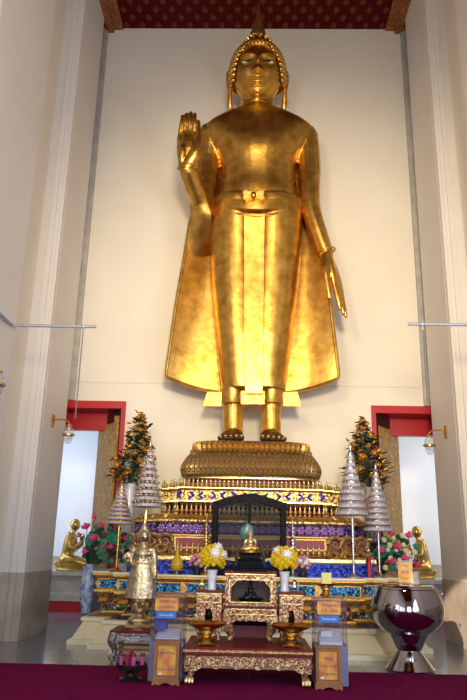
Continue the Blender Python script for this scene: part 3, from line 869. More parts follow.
def ring_points(poly, step):
    P = [V((x, y, 0)) for x, y in poly]; n = len(P); L = [0]
    for i in range(n): L.append(L[-1]+(P[(i+1) % n]-P[i]).length)
    k = round(L[-1]/step); out = []
    for q in range(k):
        s = L[-1]*(q+.5)/k
        i = max(j for j in range(n) if L[j] <= s); t = (s-L[i])/(L[i+1]-L[i]); a, b = P[i], P[(i+1) % n]
        p = a.lerp(b, t); d = (b-a).normalized(); nr = V((d.y, -d.x, 0)); out.append((p, atan2(nr.y, nr.x)+pi/2))
    return out
cnt = 0
for p, a in ring_points(oval(1.125, 10.665), .082):
    if p.y > 11.5: continue
    if p0 is None:
        p0 = pm.build('lotus_petal', 'petal_gold', lot, off=V((0, 0, 0))); p0.location = V((p.x, p.y, 2.50))-wloc(lot); p0.rotation_euler = (0, 0, a)
    else: inst(p0, 'lotus_petal', (p.x, p.y, 2.50), lot, (0, 0, a))
    cnt += 1
pm2 = petal_mesh(.042, .17, lambda t: -.02*t+.06*max(0, t-.6)); p0 = None
for p, a in ring_points(oval(.93, 10.70), .085):
    if p.y > 11.4: continue
    if p0 is None:
        p0 = pm2.build('upper_petal', 'gold_trim', lot, off=V((0, 0, 0))); p0.location = V((p.x, p.y, 2.868))-wloc(lot); p0.rotation_euler = (.12, 0, a)
    else: inst(p0, 'upper_petal', (p.x, p.y, 2.868), lot, (.12, 0, a))
# rows of finials on each step
def finials(mb, name, mat, poly, z, step, tilt=0):
    f0 = None; n = 0
    for (p, a, L) in along(poly, step):
        if p[1] > 11.0 or n >= 98: continue
        n += 1
        if f0 is None:
            f0 = mb.build(name, mat, ped, off=V((0, 0, 0))); f0.location = V((p[0], p[1], z))-wloc(ped); f0.rotation_euler = (tilt, 0, a)
        else: inst(f0, name, (p[0], p[1], z), ped, (tilt, 0, a))
def bud(h, r): return [(r*.55, 0), (r*.5, h*.08), (r, h*.25), (r*.85, h*.4), (r*.4, h*.55), (r*.45, h*.62), (r*.2, h*.78), (r*.03, h)]
mb = MB(); mb.lathe(bud(.165, .036), n=10); finials(mb, 'bud_finial', 'gold_pale', plan(1.86, 10.33, c2), 1.27, .085)
mb = MB(); mb.lathe(bud(.175, .036), n=10); finials(mb, 'spire_finial', 'gold_pale', plan(1.62, 10.58, c2), 1.865, .074)
mb = MB(); mb.lathe(bud(.16, .036), n=10); finials(mb, 'pointed_finial', 'gold_pale', plan(1.42, 10.555, .17), 2.272, .070)
mb = MB(); mb.prism([(-.034, 0), (.034, 0), (.04, .045), (.018, .085), (0, .12), (-.018, .085), (-.04, .045)], -.015, .015)
finials(mb, 'leaf_finial', 'gold_trim', plan(1.78, 10.44, c2), 1.78, .078, -.75)
# curling naga scrolls at the corners
for sx in (-1, 1):
    mb = MB()
    for q in range(3):
        xo = PX+sx*(1.30+q*.20); zo = 1.30; pts = []
        yq = 10.30+.05*(q > 1)
        for k in range(20):
            t = k/19; ang = t*2.6*pi; r = .115*(1-.75*t)
            pts.append((xo+sx*(-.02)+r*cos(ang)*sx*-1, yq, zo+.15+r*sin(ang)))
        mb.tube(pts, [.032*(1-.6*k/19) for k in range(20)], 8)
        mb.tube([(xo-sx*.14, yq, zo-.02), (xo-sx*.10, yq, zo+.08), (xo-sx*.02, yq, zo+.02), (xo+sx*.10, yq, zo-.02)], [.035, .04, .035, .02], 8)
    mb.build('naga_scroll', 'gold_orn', ped)

# ------------------------------------------------------------------ arched black case in front of the pedestal
CY = 9.95
cs = thing('display_case', 'black arched wooden glass case behind the small golden Buddha', 'cabinet', (.045, CY+.14, LZ))
x0, x1, zt = -.50, .585, 2.0; cx = (x0+x1)/2
def arch_z(x):
    u = (x-cx)/((x1-x0)/2); return zt+.12*max(0, cos(u*pi*.5))**1.3
mb = MB(); mb.bev(x0, x0+.085, CY, CY+.27, LZ, zt+.02, .01); mb.bev(x1-.085, x1, CY, CY+.27, LZ, zt+.02, .01)
mb.bev(x0, x1, CY, CY+.27, LZ, LZ+.12, .01)
n = 24; rg = []
for i in range(n+1):
    x = x0-.01+(x1-x0+.02)*i/n; z = arch_z(x)
    rg.append([(x, CY-.015, z-.085), (x, CY+.28, z-.085), (x, CY+.28, z+.02), (x, CY-.015, z+.02)])
mb.loft(rg)
mb.box(cx-.025, cx+.025, CY+.01, CY+.04, LZ+.1, zt+.06)
frm = mb.build('frame', 'black', cs, False)
for a, b in ((x0+.08, cx-.022), (cx+.022, x1-.08)):
    n = 12; mb = MB(); rg = []
    for i in range(n+1):
        x = a+(b-a)*i/n; rg.append([(x, CY+.02, LZ+.11), (x, CY+.026, LZ+.11), (x, CY+.026, arch_z(x)-.08), (x, CY+.02, arch_z(x)-.08)])
    mb.loft(rg); mb.build('glass_pane', 'glass', cs, False)

# ------------------------------------------------------------------ gilded altar tables in front
def claw_leg(mb, x, y, z0, z1, s, sy=-1):
    """S-curved leg ending in a claw"""
    H = z1-z0
    pts = [(x, y, z1), (x+s*.02, y+sy*.015, z1-H*.25), (x-s*.012, y, z1-H*.55), (x-s*.012, y, z1-H*.75), (x+s*.012, y+sy*.012, z0+H*.12)]
    mb.limb(pts, [.062, .058, .036, .032, .042], 10, 4)
def claw_foot(mb, x, y, z0):
    for q in (-1, 0, 1): mb.limb([(x+q*.026, y+.01, z0+.055), (x+q*.03, y-.035, z0+.05), (x+q*.032, y-.05, z0+.02)], [.02, .022, .016], 8, 2)
TZ = .37
tb = thing('altar_table', 'long low red and gold altar table with claw feet, frontmost on the carpet', 'table', (.04, 7.9, .014))
tx0, tx1, ty0, ty1 = -.64, .715, 7.42, 8.42
mb = MB(); mb.bev(tx0+.01, tx1-.01, ty0+.01, ty1-.01, TZ-.02, TZ, .004); mb.build('table_top', 'red_lacquer', tb, False)
mb = MB()
for z0, z1, o in ((TZ-.055, TZ-.018, 0.0), (TZ-.10, TZ-.075, .02)):
    mb.bev(tx0+o, tx1-o, ty0+o, ty1-o, z0, z1, .008)
rim = mb.build('gilded_rim', 'gold_red', tb, False)
mb = MB()   # beading
for i in range(62): mb.ball((tx0+.015+(tx1-tx0-.03)*i/61, ty0-.004, TZ-.037), .011, 6, 4)
mb.build('beading', 'gold_pale', rim)
mb = MB(); mb.bev(tx0+.012, tx1-.012, ty0+.012, ty1-.012, TZ-.08, TZ-.05, .004); mb.build('red_fillet', 'red_lacquer', tb, False)
# carved apron with a wavy lower edge
mb = MB(); n = 60; rg = []
for i in range(n+1):
    u = -1+2*i/n; x = (tx0+tx1)/2+u*(tx1-tx0-.05)/2
    z = TZ-.10-.085-.035*abs(u)**6*2+.018*cos(u*6*pi)-.02*(abs(u) < .06)
    rg.append([(x, ty0+.025, TZ-.095), (x, ty0+.06, TZ-.095), (x, ty0+.06, z), (x, ty0+.02, z)])
mb.loft(rg); mb.build('carved_apron', 'gold_red', tb, False)
for sx_, x in ((-1, tx0+.075), (1, tx1-.075)):
    for y in (ty0+.08, ty1-.08):
        mb = MB(); claw_leg(mb, x, y, .03, TZ-.1, sx_); lg = mb.build('leg', 'gold_red', tb)
        mb = MB(); claw_foot(mb, x, y-.01, .014); f_ = mb.build('claw_foot', 'gold_pale', lg)
        mb = MB(); mb.ball((x, y-.035, .03), (.042, .028, .016)); mb.build('red_pad', 'red_wax_bright', lg)
for sx_ in (tx0+.03, tx1-.06):
    mb = MB(); mb.box(sx_, sx_+.03, ty0+.08, ty1-.08, TZ-.19, TZ-.09); mb.build('side_apron', 'gold_red', tb, False)

def stand(name, label, x0, x1, y0, y1, z0, z1, opening, mid=None):
    """gilded stand with a carved arched opening in front; opening = list of (ox0, ox1, oz0, oz1)"""
    s = thing(name, label, 'table', ((x0+x1)/2, (y0+y1)/2, z0), None)
    mb = MB(); mb.bev(x0-.012, x1+.012, y0-.012, y1, z1-.022, z1, .004); mb.build('stand_top', 'red_lacquer', s, False)
    mb = MB(); mb.bev(x0-.006, x1+.006, y0-.006, y1-.004, z1-.05, z1-.022, .006); mb.build('gilded_cornice', 'gold_pale', s, False)
    mb = MB(); mb.box(x0, x1, y1-.03, y1-.005, z0+.08, z1-.05); mb.build('back_panel', 'black', s, False)
    return s
def arch_front(s, x0, x1, y, z0, z1, ox0, ox1, oz0, oz1, th=.03):
    """front board pierced by an opening with a scalloped arch"""
    mb = MB()
    mb.box(x0, ox0, y, y+th, z0, z1); mb.box(ox1, x1, y, y+th, z0, z1)
    n = 24; rg = []
    for i in range(n+1):
        u = -1+2*i/n; x = (ox0+ox1)/2+u*(ox1-ox0)/2
        z = oz1-(oz1-oz0)*.34*abs(u)**5-.012*abs(sin(u*3*pi))
        rg.append([(x, y, z), (x, y+th, z), (x, y+th, z1), (x, y, z1)])
    mb.loft(rg)
    if oz0 > z0: mb.box(x0, x1, y, y+th, z0, oz0)
    return mb.build('carved_front', 'gold_red', s, False)
def rect_frame(s, x0, x1, y, z0, z1, w, name='gold_bead_frame', mat='gold_pale'):
    mb = MB(); mb.box(x0, x1, y, y+.012, z1-w, z1); mb.box(x0, x1, y, y+.012, z0, z0+w); mb.box(x0, x0+w, y, y+.012, z0, z1); mb.box(x1-w, x1, y, y+.012, z0, z1)
    return mb.build(name, mat, s, False)
SYF = 7.86
SIDE = []
for sgn, xa, xb, lab in ((-1, -.548, -.262, 'narrow red and gold carved stand carrying the left vase of yellow flowers'), (1, .382, .648, 'narrow red and gold carved stand carrying the right vase of yellow flowers')):
    s = stand('altar_stand', lab, xa, xb, SYF, SYF+.32, TZ, .905, None)
    arch_front(s, xa, xb, SYF, TZ+.10, .86, xa+.10, xb-.10, TZ+.10, .72)
    for x in (xa+.035, xb-.035):
        for y in (SYF+.035, SYF+.27):
            mb = MB(); mb.limb([(x, y, TZ+.2), (x+(.015 if x < (xa+xb)/2 else -.015), y, TZ+.12), (x, y-.01, TZ+.022)], [.04, .03, .022], 8, 3); mb.build('leg', 'gold_red', s)
    for x in (xa, xb-.02):
        mb = MB(); mb.box(x, x+.02, SYF+.03, SYF+.30, TZ+.2, .86); mb.build('side_panel', 'gold_red', s, False)
    mb = MB(); mb.box(xa+.02, xb-.02, SYF+.03, SYF+.29, TZ+.20, TZ+.22); mb.build('inner_shelf', 'red_lacquer', s, False)
    rect_frame(s, xa+.012, xb-.012, SYF-.008, .775, .85, .008)
    SIDE.append(s)
    # dark slender holder inside the arch
    cx = (xa+xb)/2; h = MB(); h.lathe([(.045, 0), (.048, .015), (.03, .03), (.034, .07), (.028, .10), (.018, .12), (.022, .15), (.012, .17), (.014, .20), (.004, .26)], (cx, SYF+.14, TZ+.222), 16)
    hb = h.build('dark_spire_ornament', 'bronze')
    tag(hb, 'slender dark spired ornament inside the arch of the %s gilded stand' % ('left' if sgn < 0 else 'right'), 'ornament')
# tall middle stand: lower table part and upper shrine part
ms = thing('shrine_stand', 'tall red and gold carved shrine stand in the middle of the altar table', 'shrine', (.06, 8.1, TZ))
ya, yb = SYF+.02, SYF+.5
mb = MB(); mb.bev(-.248, .366, ya-.03, yb, .745, .775, .006); mb.build('shelf', 'gold_red', ms, False)
mb = MB(); mb.bev(-.243, .361, ya-.022, yb-.01, .725, .746, .004); mb.build('red_fillet', 'red_lacquer', ms, False)
lo = arch_front(ms, -.236, .354, ya, .50, .726, -.165, .283, .50, .60)
rect_frame(ms, -.225, .343, ya-.01, .655, .715, .008)
for x, q in ((-.155, -1), (.273, 1)):
    for y in (ya+.05, yb-.06):
        mb = MB(); mb.limb([(x+q*.02, y, .62), (x+q*.035, y-.01, .52), (x-q*.01, y, .44), (x+q*.012, y-.012, TZ+.03)], [.06, .055, .034, .03], 10, 4); mb.build('leg', 'gold_red', ms)
mb = MB(); mb.box(-.23, .348, yb-.04, yb-.01, .5, .73); mb.build('back_panel', 'black', ms, False)
mb = MB(); mb.box(-.20, .318, yb-.045, yb-.015, TZ+.002, .5); mb.build('red_back_panel', 'red_panel', ms, False)
arch_front(ms, -.225, .343, ya+.02, .775, 1.07, -.16, .278, .775, 1.025)
rect_frame(ms, -.185, .303, ya+.008, .78, 1.03, .010)
for x in (-.225, .318):
    mb = MB(); mb.box(x, x+.025, ya+.05, yb-.04, .775, 1.07); mb.build('side_panel', 'gold_red', ms, False)
mb = MB(); mb.box(-.20, .318, yb-.05, yb-.03, .775, 1.07); mb.build('back_panel', 'bronze', ms, False)
mb = MB(); mb.bev(-.235, .353, ya, yb-.02, 1.07, 1.095, .006); mb.build('gilded_cornice', 'gold_pale', ms, False)
mb = MB(); mb.bev(-.243, .361, ya-.012, yb-.01, 1.095, 1.112, .005); mb.build('stand_top', 'red_lacquer', ms, False)

# seated figures -------------------------------------------------
def seated(cx, y, z, h, mat, parent, voxel, headmat=None, spire=.0, yaw=0):
    """cross-legged Buddha, right hand over the knee; h = seat to crown"""
    k = h/.95; mb = MB(); P = lambda a, b, c: V((cx+a*k, y+b*k, z+c*k))
    mb.limb([P(-.10, .02, .10), P(-.36, -.12, .07), P(-.30, -.25, .06), P(.05, -.24, .06)], [.13*k, .085*k, .06*k, .05*k], 12, 4)
    mb.limb([P(.10, .02, .10), P(.36, -.12, .08), P(.28, -.27, .09), P(-.08, -.25, .12)], [.13*k, .085*k, .06*k, .05*k], 12, 4)
    mb.limb([P(0, .03, .08), P(0, .02, .22), P(0, .02, .40), P(0, .02, .50)], [.17*k, .135*k, .165*k, .12*k], 16, 4)
    mb.ball(P(0, .02, .46), (.22*k, .10*k, .09*k))
    mb.limb([P(-.21, .02, .47), P(-.26, -.02, .30), P(-.24, -.14, .16), P(-.25, -.24, .09)], [.06*k, .05*k, .04*k, .028*k], 10, 4)
    mb.limb([P(.21, .02, .47), P(.26, -.0, .30), P(.18, -.14, .19), P(.02, -.19, .17)], [.06*k, .05*k, .04*k, .03*k], 10, 4)
    mb.limb([P(0, .02, .50), P(0, .015, .62)], [.06*k, .06*k], 10, 2)
    hm, R = head_mb(cx, y+.01*k, z+.70*k, .095*k, 0, 0, 32, 24); mb.merge(hm)
    b = fuse(mb, 'body', mat, parent, voxel, 2)
    hb = cap_mb(cx, y+.01*k, z+.70*k, .097*k, R); hb.merge(hair_mb(cx, y+.01*k, z+.70*k, .097*k, R, count=160, size=.11))
    hb.lathe([(.055*k, -.02*k), (.05*k, .02*k), (.025*k, .06*k), (.018*k, .10*k), (.004*k, .10*k+spire*k+.02*k)], (cx, y+.01*k, z+.82*k), 12)
    hb.build('hair', headmat or mat, parent); return b
def lotus_base(mb, cx, y, z, w, d, h):
    mb.lathe([(1, 0), (1.02, h*.15), (.82, h*.35), (.78, h*.5), (.95, h*.7), (1.0, h*.92), (.96, h)], (cx, y, z), 28, w, d)
bb = thing('black_buddha', 'small black seated Buddha inside the middle gilded shrine', 'statue', (.06, 8.04, .776))
mb = MB(); lotus_base(mb, .06, 8.02, .776, .15, .09, .045); mb.build('base', 'black', bb)
seated(.06, 8.02, .815, .20, 'black_polish', bb, .006)
for px_, py_ in ((238, 604), (254, 606)):
    pass
gb = thing('golden_buddha', 'small golden seated Buddha with jade green canopy on black stepped base', 'statue', (.05, 8.14, 1.112))
mb = MB()
for w_, d_, z0, z1 in ((.19, .17, 0, .03), (.17, .15, .03, .055), (.145, .125, .055, .115), (.165, .14, .115, .135), (.12, .11, .135, .185), (.135, .12, .185, .205)):
    mb.bev(.05-w_, .05+w_, 8.14-d_, 8.14+d_, 1.112+z0, 1.112+z1, .006)
mb.build('stepped_base', 'black', gb, False)
for q in (-1, 1):
    mb = MB(); mb.limb([(.05+q*.165, 8.02, 1.25), (.05+q*.15, 8.02, 1.33), (.05+q*.125, 8.02, 1.37)], [.012, .02, .006], 8, 4, .5)
    mb.limb([(.05+q*.165, 8.02, 1.16), (.05+q*.16, 8.02, 1.25)], [.02, .014], 8, 2); mb.build('side_ornament', 'bronze', gb)
mb = MB(); lotus_base(mb, .05, 8.12, 1.317, .115, .08, .025); mb.build('lotus_seat', 'gold_pale', gb)
seated(.05, 8.12, 1.342, .24, 'gold_pale', gb, .008, None, .02)
mb = MB(); o_ = [(-.012, -.09), (-.05, -.06), (-.088, 0), (-.085, .04), (-.06, .085), (-.02, .115), (.0, .135), (.02, .115), (.055, .085), (.075, .04), (.07, 0), (.04, -.06), (.012, -.09)]
mb.loft([[(.015+x*k, y, 1.53+z*k) for x, z in o_] for y, k in ((8.195, .75), (8.205, 1), (8.22, 1), (8.23, .8))])
mb.tube([(.015, 8.21, 1.33), (.015, 8.21, 1.46)], .01, 8)
mb.build('jade_canopy', 'green_jade', gb)

# footed offering bowls ------------------------------------------
def phan(c, s, h, mat, label, rimmat=None):
    t = thing('offering_bowl', label, 'bowl', c)
    mb = MB(); prof = [(.42, 0), (.44, .04), (.36, .10), (.34, .14), (.39, .18), (.40, .32), (.30, .40), (.27, .44), (.30, .48), (.40, .55), (.40, .66), (.66, .76), (.93, .86), (1.02, .93), (1.04, 1), (1.0, .99), (.90, .90), (.5, .78), (0.02, .74)]
    mb.lathe([(r*s, z*h) for r, z in prof[:6]], c, 32, rib=.02, ribn=16); ft = mb.build('foot', mat, t)
    mb = MB(); mb.lathe([(r*s, z*h) for r, z in prof[5:]], c, 32); mb.build('dish', rimmat or mat, t)
    return t
phan((-.41, 7.62, TZ), .20, .225, 'brass', 'wide brass footed offering bowl at the left end of the altar table')
phan((.495, 7.62, TZ), .215, .225, 'brass', 'wide brass footed offering bowl at the right end of the altar table')

# flowers --------------------------------------------------------
def mum(r, petals=34):
    """pompon flower: many short petals round a ball"""
    mb = MB(); ga = pi*(3-sqrt(5))
    mb.ball((0, 0, 0), r*.62, 8, 6)
    for i in range(petals):
        z = 1-1.7*(i+.5)/petals; q = sqrt(max(0, 1-z*z)); a = ga*i
        n = V((q*cos(a), q*sin(a), z)); t = V((-sin(a), cos(a), 0)); b = n.cross(t)
        p0, p1, p2 = n*r*.5, n*r*.88+b*r*.05, n*r*1.0+V((0, 0, r*.12))
        w = r*.20
        mb.add([p0-t*w*.6, p0+t*w*.6, p1+t*w, p2, p1-t*w, p1+n*r*-.12], [(0, 1, 2, 3, 4), (0, 4, 5), (1, 5, 2), (2, 5, 3), (3, 5, 4), (0, 5, 1)])
    return mb
def leaf_shape(mb, p, d, w, up=V((0, 0, 1))):
    p, d = V(p), V(d); L = d.length; s = d.normalized().cross(up)
    s = s.normalized() if s.length > .01 else V((1, 0, 0)); n = s.cross(d.normalized())
    q = [p, p+d*.3+s*w+n*w*.1, p+d*.65+s*w*.8, p+d, p+d*.65-s*w*.8, p+d*.3-s*w+n*w*.1]
    mid = [p+d*.3-n*w*.25, p+d*.65-n*w*.25]
    th = -n*.004
    top_ = q+mid; o = len(top_)
    fs = [(0, 1, 6), (0, 6, 5), (1, 2, 7, 6), (6, 7, 4, 5), (2, 3, 7), (7, 3, 4)]
    mb.add(top_+[x+th for x in top_], fs+[tuple(i+o for i in reversed(f)) for f in fs])
def bouquet(c, r, nY, nW, label, name='chrysanthemum_bouquet', seed=1, mats=('yellow', 'white_petal'), fr=.04, spread=(1, 1, 1), group=None, wsize=1.5):
    rnd = random.Random(seed)
    t = thing(name, label, 'flowers', c, group); C = V(c)+V((0, 0, r*1.05))
    lm = MB()
    for i in range(46):
        a = rnd.uniform(0, 2*pi); z = rnd.uniform(-.9, .6); q = sqrt(max(.05, 1-z*z)); n = V((q*cos(a)*spread[0], q*sin(a)*spread[1], z*spread[2]))
        leaf_shape(lm, C+n*r*.55, n*r*.5+V((0, 0, -.01)), r*.12)
    for i in range(8):
        a = i*pi/4; lm.tube([V(c)+V((.01*cos(a), .01*sin(a), -.05)), C+V((r*.4*cos(a), r*.4*sin(a), -r*.3))], .005, 5)
    lm.build('leaves', 'leaf', t)
    P = []; ga = pi*(3-sqrt(5)); N = nY+nW; src = {}
    whites = set(rnd.sample(range(3, N-8), nW)) if nW else set()
    for i in range(N):
        z = 1-1.6*(i+.5)/N; q = sqrt(max(0, 1-z*z)); a = ga*i+rnd.uniform(-.1, .1)
        n = V((q*cos(a)*spread[0], q*sin(a)*spread[1], z*spread[2])); p = C+n*r*rnd.uniform(.84, 1.0)
        m_ = mats[1] if i in whites else mats[0]
        rot = V((0, 0, 1)).rotation_difference(n.normalized()).to_euler(); sc = rnd.uniform(.85, 1.1)*(wsize if i in whites else 1)
        nm = ('white_bloom' if m_ == 'white_petal' else 'pink_bloom' if 'pink' in m_ else 'yellow_bloom')
        if m_ not in src:
            o = mum(fr).build(nm, m_, t, False, off=V((0, 0, 0))); o.location = p-V(c); src[m_] = o
        else: o = inst(src[m_], nm, p, t)
        o.rotation_euler = rot; o.scale = (sc,)*3
    return t
def vase(name, label, c, prof, mat, n=28, rib=0, cat='vase', ribn=12):
    mb = MB(); full = prof+[(prof[-1][0]*.86, prof[-1][1]-.002), (prof[-1][0]*.8, prof[-1][1]*.55), (.004, prof[-1][1]*.5)]
    mb.lathe(full, c, n, rib=rib, ribn=ribn); o = mb.build(name, mat, off=V(c)); return tag(o, label, cat)
for x, lab, sd in ((-.385, 'left', 3), (.445, 'right', 5)):
    z = .905
    vase('flower_vase', 'pale ribbed vase on the %s gilded stand holding yellow flowers' % lab, (x, 8.0, z), [(.05, 0), (.052, .012), (.044, .03), (.046, .10), (.052, .16), (.060, .20), (.064, .215)], 'porcelain', rib=.03, ribn=10)
    bouquet((x, 8.0, z+.20), .135, 58, 6, 'round bouquet of yellow and white chrysanthemums in the %s pale vase' % lab, seed=sd, fr=.040)
# small posies in pots on the altar ledge ------------------------------------
for x, y, lab, sd in ((-.70, 9.99, 'left', 9), (.82, 9.99, 'right', 12)):
    vase('flower_pot', 'small dark pot on the altar ledge holding the %s pink posy' % lab, (x, y, LZ), [(.05, 0), (.06, .03), (.05, .07), (.055, .09)], 'bronze', 16)
    bouquet((x, y, LZ+.08), .10, 12, 8, 'small posy of pink and white flowers just %s of the %s yellow bouquet' % (lab, lab), 'flower_posy', sd, ('pale_pink', 'white_petal'), .034, wsize=1.1)
def tiered_spire(name, label, x, y, z, h, mat):
    t = thing(name, label, 'ornament', (x, y, z))
    mb = MB(); mb.lathe([(.07, 0), (.075, .02), (.05, .05), (.03, .09), (.022, .14), (.018, h*.5)], (x, y, z), 16); mb.build('base', mat, t)
    for q in range(8):
        r = .072*(1-q*.095); z0 = z+h*.36+q*h*.062
        mb = MB(); mb.lathe([(r*.5, 0), (r, .004), (r*.95, h*.022), (r*.45, h*.045), (r*.4, h*.062)], (x, y, z0), 16); mb.build('tier', mat, t)
    mb = MB(); mb.lathe([(.02, 0), (.026, .015), (.012, .04), (.003, h*.14)], (x, y, z+h*.855), 12); mb.build('tip', mat, t)
tiered_spire('tiered_spire', 'small golden tiered spire behind the left yellow bouquet', -.585, 10.10, LZ, .87, 'gold_pale')
tiered_spire('tiered_spire', 'small silver tiered spire behind the right yellow bouquet', .685, 10.10, LZ, .84, 'silver')
# yellow drop ornament on a silver dish
t = thing('wax_ornament', 'yellow drop shaped ornament with tall thin tip on a silver dish on the altar ledge', 'ornament', (-1.0, 10.08, LZ))
mb = MB(); mb.lathe([(.07, 0), (.06, .012), (.035, .025), (.05, .04), (.14, .06), (.145, .07), (.03, .055)], (-1.0, 10.08, LZ), 24); mb.build('dish', 'silver', t)
mb = MB(); mb.lathe([(.05, 0), (.085, .03), (.095, .075), (.08, .13), (.045, .19), (.025, .23), (.018, .30), (.022, .32), (.012, .36), (.003, .44)], (-1.0, 10.08, LZ+.055), 20); mb.build('drop', 'yellow_wax', t)
# tiny figures beside the vases
t = thing('golden_figurine', 'tiny golden figurine beside the left pale vase on its stand', 'statue', (-.495, 7.93, .905))
mb = MB(); mb.lathe([(.03, 0), (.032, .01), (.02, .018), (.026, .03)], (-.495, 7.93, .905), 14); mb.build('base', 'gold_pale', t)
mb = MB(); mb.ball((-.495, 7.93, .962), (.026, .022, .034)); mb.ball((-.495, 7.925, 1.005), (.015, .016, .018)); mb.limb([(-.515, 7.925, .97), (-.52, 7.91, .95)], [.01, .008], 8, 2); mb.limb([(-.475, 7.925, .97), (-.47, 7.91, .95)], [.01, .008], 8, 2)
mb.limb([(-.495, 7.93, 1.01), (-.495, 7.93, 1.04)], [.01, .003], 8, 2); fuse(mb, 'body', 'gold_pale', t, .004, 1)
t = thing('silver_jug', 'small silver jug beside the right pale vase on its stand', 'jug', (.555, 7.95, .905))
mb = MB(); mb.lathe([(.026, 0), (.028, .006), (.018, .015), (.036, .045), (.034, .065), (.016, .09), (.015, .11), (.022, .125), (.018, .123)], (.555, 7.95, .905), 18); mb.build('jug_body', 'silver', t)
mb = MB(); mb.tube([(.572, 7.95, 1.02), (.60, 7.95, 1.01), (.605, 7.95, .975), (.588, 7.95, .95)], .005, 8); mb.build('handle', 'silver', t)

# ------------------------------------------------------------------ tiered ceremonial umbrellas
def umbrella(label, x, y, zb, z0, z1, r0, tiers, rim, pole, lace='lilac_tier', beads=False):
    t = thing('tiered_umbrella', label, 'umbrella', (x, y, zb))
    mb = MB(); mb.lathe([(.10, 0), (.105, .02), (.06, .035), (.03, .06), (.018, .09)], (x, y, zb), 20); mb.build('foot', pole, t)
    mb = MB(); mb.lathe([(.017, .06), (.017, z1-zb-.04)], (x, y, zb), 12); mb.build('pole', pole, t)
    H = z1-z0; dz = H*.86/tiers
    for q in range(tiers):
        f = 1-q/tiers; r = r0*(.10+.90*f); z = z0+q*dz
        mb = MB(); mb.lathe([(r*1.0, 0), (r*1.03, .006), (r*.99, dz*.46), (r*.95, dz*.56), (r*.6, dz*.58), (.014, dz*.6)], (x, y, z), 36, rib=.03, ribn=18)
        ti = mb.build('tier', lace, t)
        mb = MB()
        if beads:
            k = max(5, int(2*pi*r/.075))
            for j in range(k):
                a = 2*pi*j/k; mb.ball((x+r*.97*cos(a), y+r*.97*sin(a), z+dz*.76), (.030, .030, dz*.24), 8, 6)
            mb.lathe([(r*.9, dz*.46), (r*.97, dz*.50), (r*.85, dz*.66), (.014, dz*.7)], (x, y, z), 28)
        else: mb.lathe([(r*.93, dz*.5), (r*.965, dz*.58), (r*.94, dz*.80), (r*.84, dz*.99), (.014, dz*.995)], (x, y, z), 32)
        mb.build('tier_rim', rim, ti)
    mb = MB(); mb.lathe([(.03, 0), (.035, .02), (.018, .05), (.022, .065), (.004, H*.14)], (x, y, z0+tiers*dz-.01), 12); mb.build('finial', rim, t)
    return t
umbrella('leftmost tiered umbrella with gold rims on a golden pole', -1.95, 10.44, LZ, 1.685, 2.36, .205, 9, 'gold_pale', 'brass')
umbrella('tall tiered umbrella with shiny gold beads behind the standing golden Buddha', -1.50, 10.17, LZ, 1.93, 2.94, .215, 9, 'gold_silver', 'gold_pale', beads=True)
umbrella('taller silver tiered umbrella on a silver pole, left of the right pair', 1.565, 10.1, LZ, 1.87, 2.94, .225, 9, 'silver', 'silver')
umbrella('shorter silver tiered umbrella on a silver pole above the steel bowl', 2.0, 10.42, LZ, 1.66, 2.69, .215, 10, 'silver', 'silver')

# ------------------------------------------------------------------ gilded rose arrangements by the wall
def rose():
    mb = MB(); mb.ball((0, 0, .02), (.032, .032, .036), 8, 6)
    for k in range(2):
        for j in range(5):
            a = 2*pi*j/5+k*.6; r = .035+.022*k; z = .03-.02*k
            d = V((cos(a), sin(a), 0)); s_ = V((-sin(a), cos(a), 0)); c = d*r+V((0, 0, z))
            mb.add([d*.012+V((0, 0, -.01)), c-s_*.034, c+d*.016+V((0, 0, .022)), c+s_*.034, c+V((0, 0, -.015))], [(0, 1, 2, 3), (0, 4, 1), (1, 4, 2), (2, 4, 3), (3, 4, 0)])
    return mb
def rose_tree(label, x, y, zv, z0, z1, w, lean, seed, vm, vlab):
    rnd = random.Random(seed)
    vase('tall_vase', vlab, (x, y, zv), [(.085, 0), (.09, .03), (.075, .06), (.08, .2), (.10, (z0-zv)*.55), (.115, (z0-zv)*.8), (.085, (z0-zv)*.93), (.10, z0-zv)], vm, 28)
    t = thing('gold_rose_arrangement', label, 'flowers', (x, y, z0))
    H = z1-z0; lm = MB(); sm = MB(); src = None; spots = []
    N = 44
    for i in range(N):
        f = i/(N-1); zz = z0+.10+f*(H-.12); hw = w*(1-f)**.75*(.55+.45*min(1, f*6))+.015
        a = i*2.4+rnd.uniform(-.3, .3); rr = hw*(.55+.45*rnd.random())
        p = V((x+lean*(f**.6)+rr*cos(a), y+rr*.7*sin(a)-.03, zz)); spots.append(p)
        s0 = V((x+rnd.uniform(-.03, .03), y, z0-.06)); mid = s0.lerp(p, .5)+V((rr*.25*cos(a)*-1, 0, .05))
        sm.tube([s0, mid, p], .005, 5)
        n = V((cos(a)*.6, -.8, .5)).normalized(); rot = V((0, 0, 1)).rotation_difference(n).to_euler(); sc = rnd.uniform(.8, 1.25)*(1.15-.5*f)
        if src is None:
            src = rose().build('gold_rose', 'gold_rose', t, False, off=V((0, 0, 0))); src.location = p-V((x, y, z0)); o = src
        else: o = inst(src, 'gold_rose', p, t)
        o.rotation_euler = rot; o.scale = (sc,)*3
        for k in range(9 if f < .75 else 4):
            a2 = rnd.uniform(0, 2*pi); q = p+V((rnd.uniform(-.09, .09), rnd.uniform(-.04, .06), rnd.uniform(-.15, .05)))
            leaf_shape(lm, q, V((.13*cos(a2), .05*sin(a2)-.02, rnd.uniform(-.06, .07))), .042)
    lm.build('leaves', 'leaf_dark', t, False); sm.build('stems', 'stem', t)
rose_tree('tall cone of golden roses and dark leaves behind the left beaded umbrella', -2.03, 11.62, LZ, 2.40, 3.64, .40, .13, 21, 'porcelain', 'tall pale vase of golden roses behind the left umbrellas')
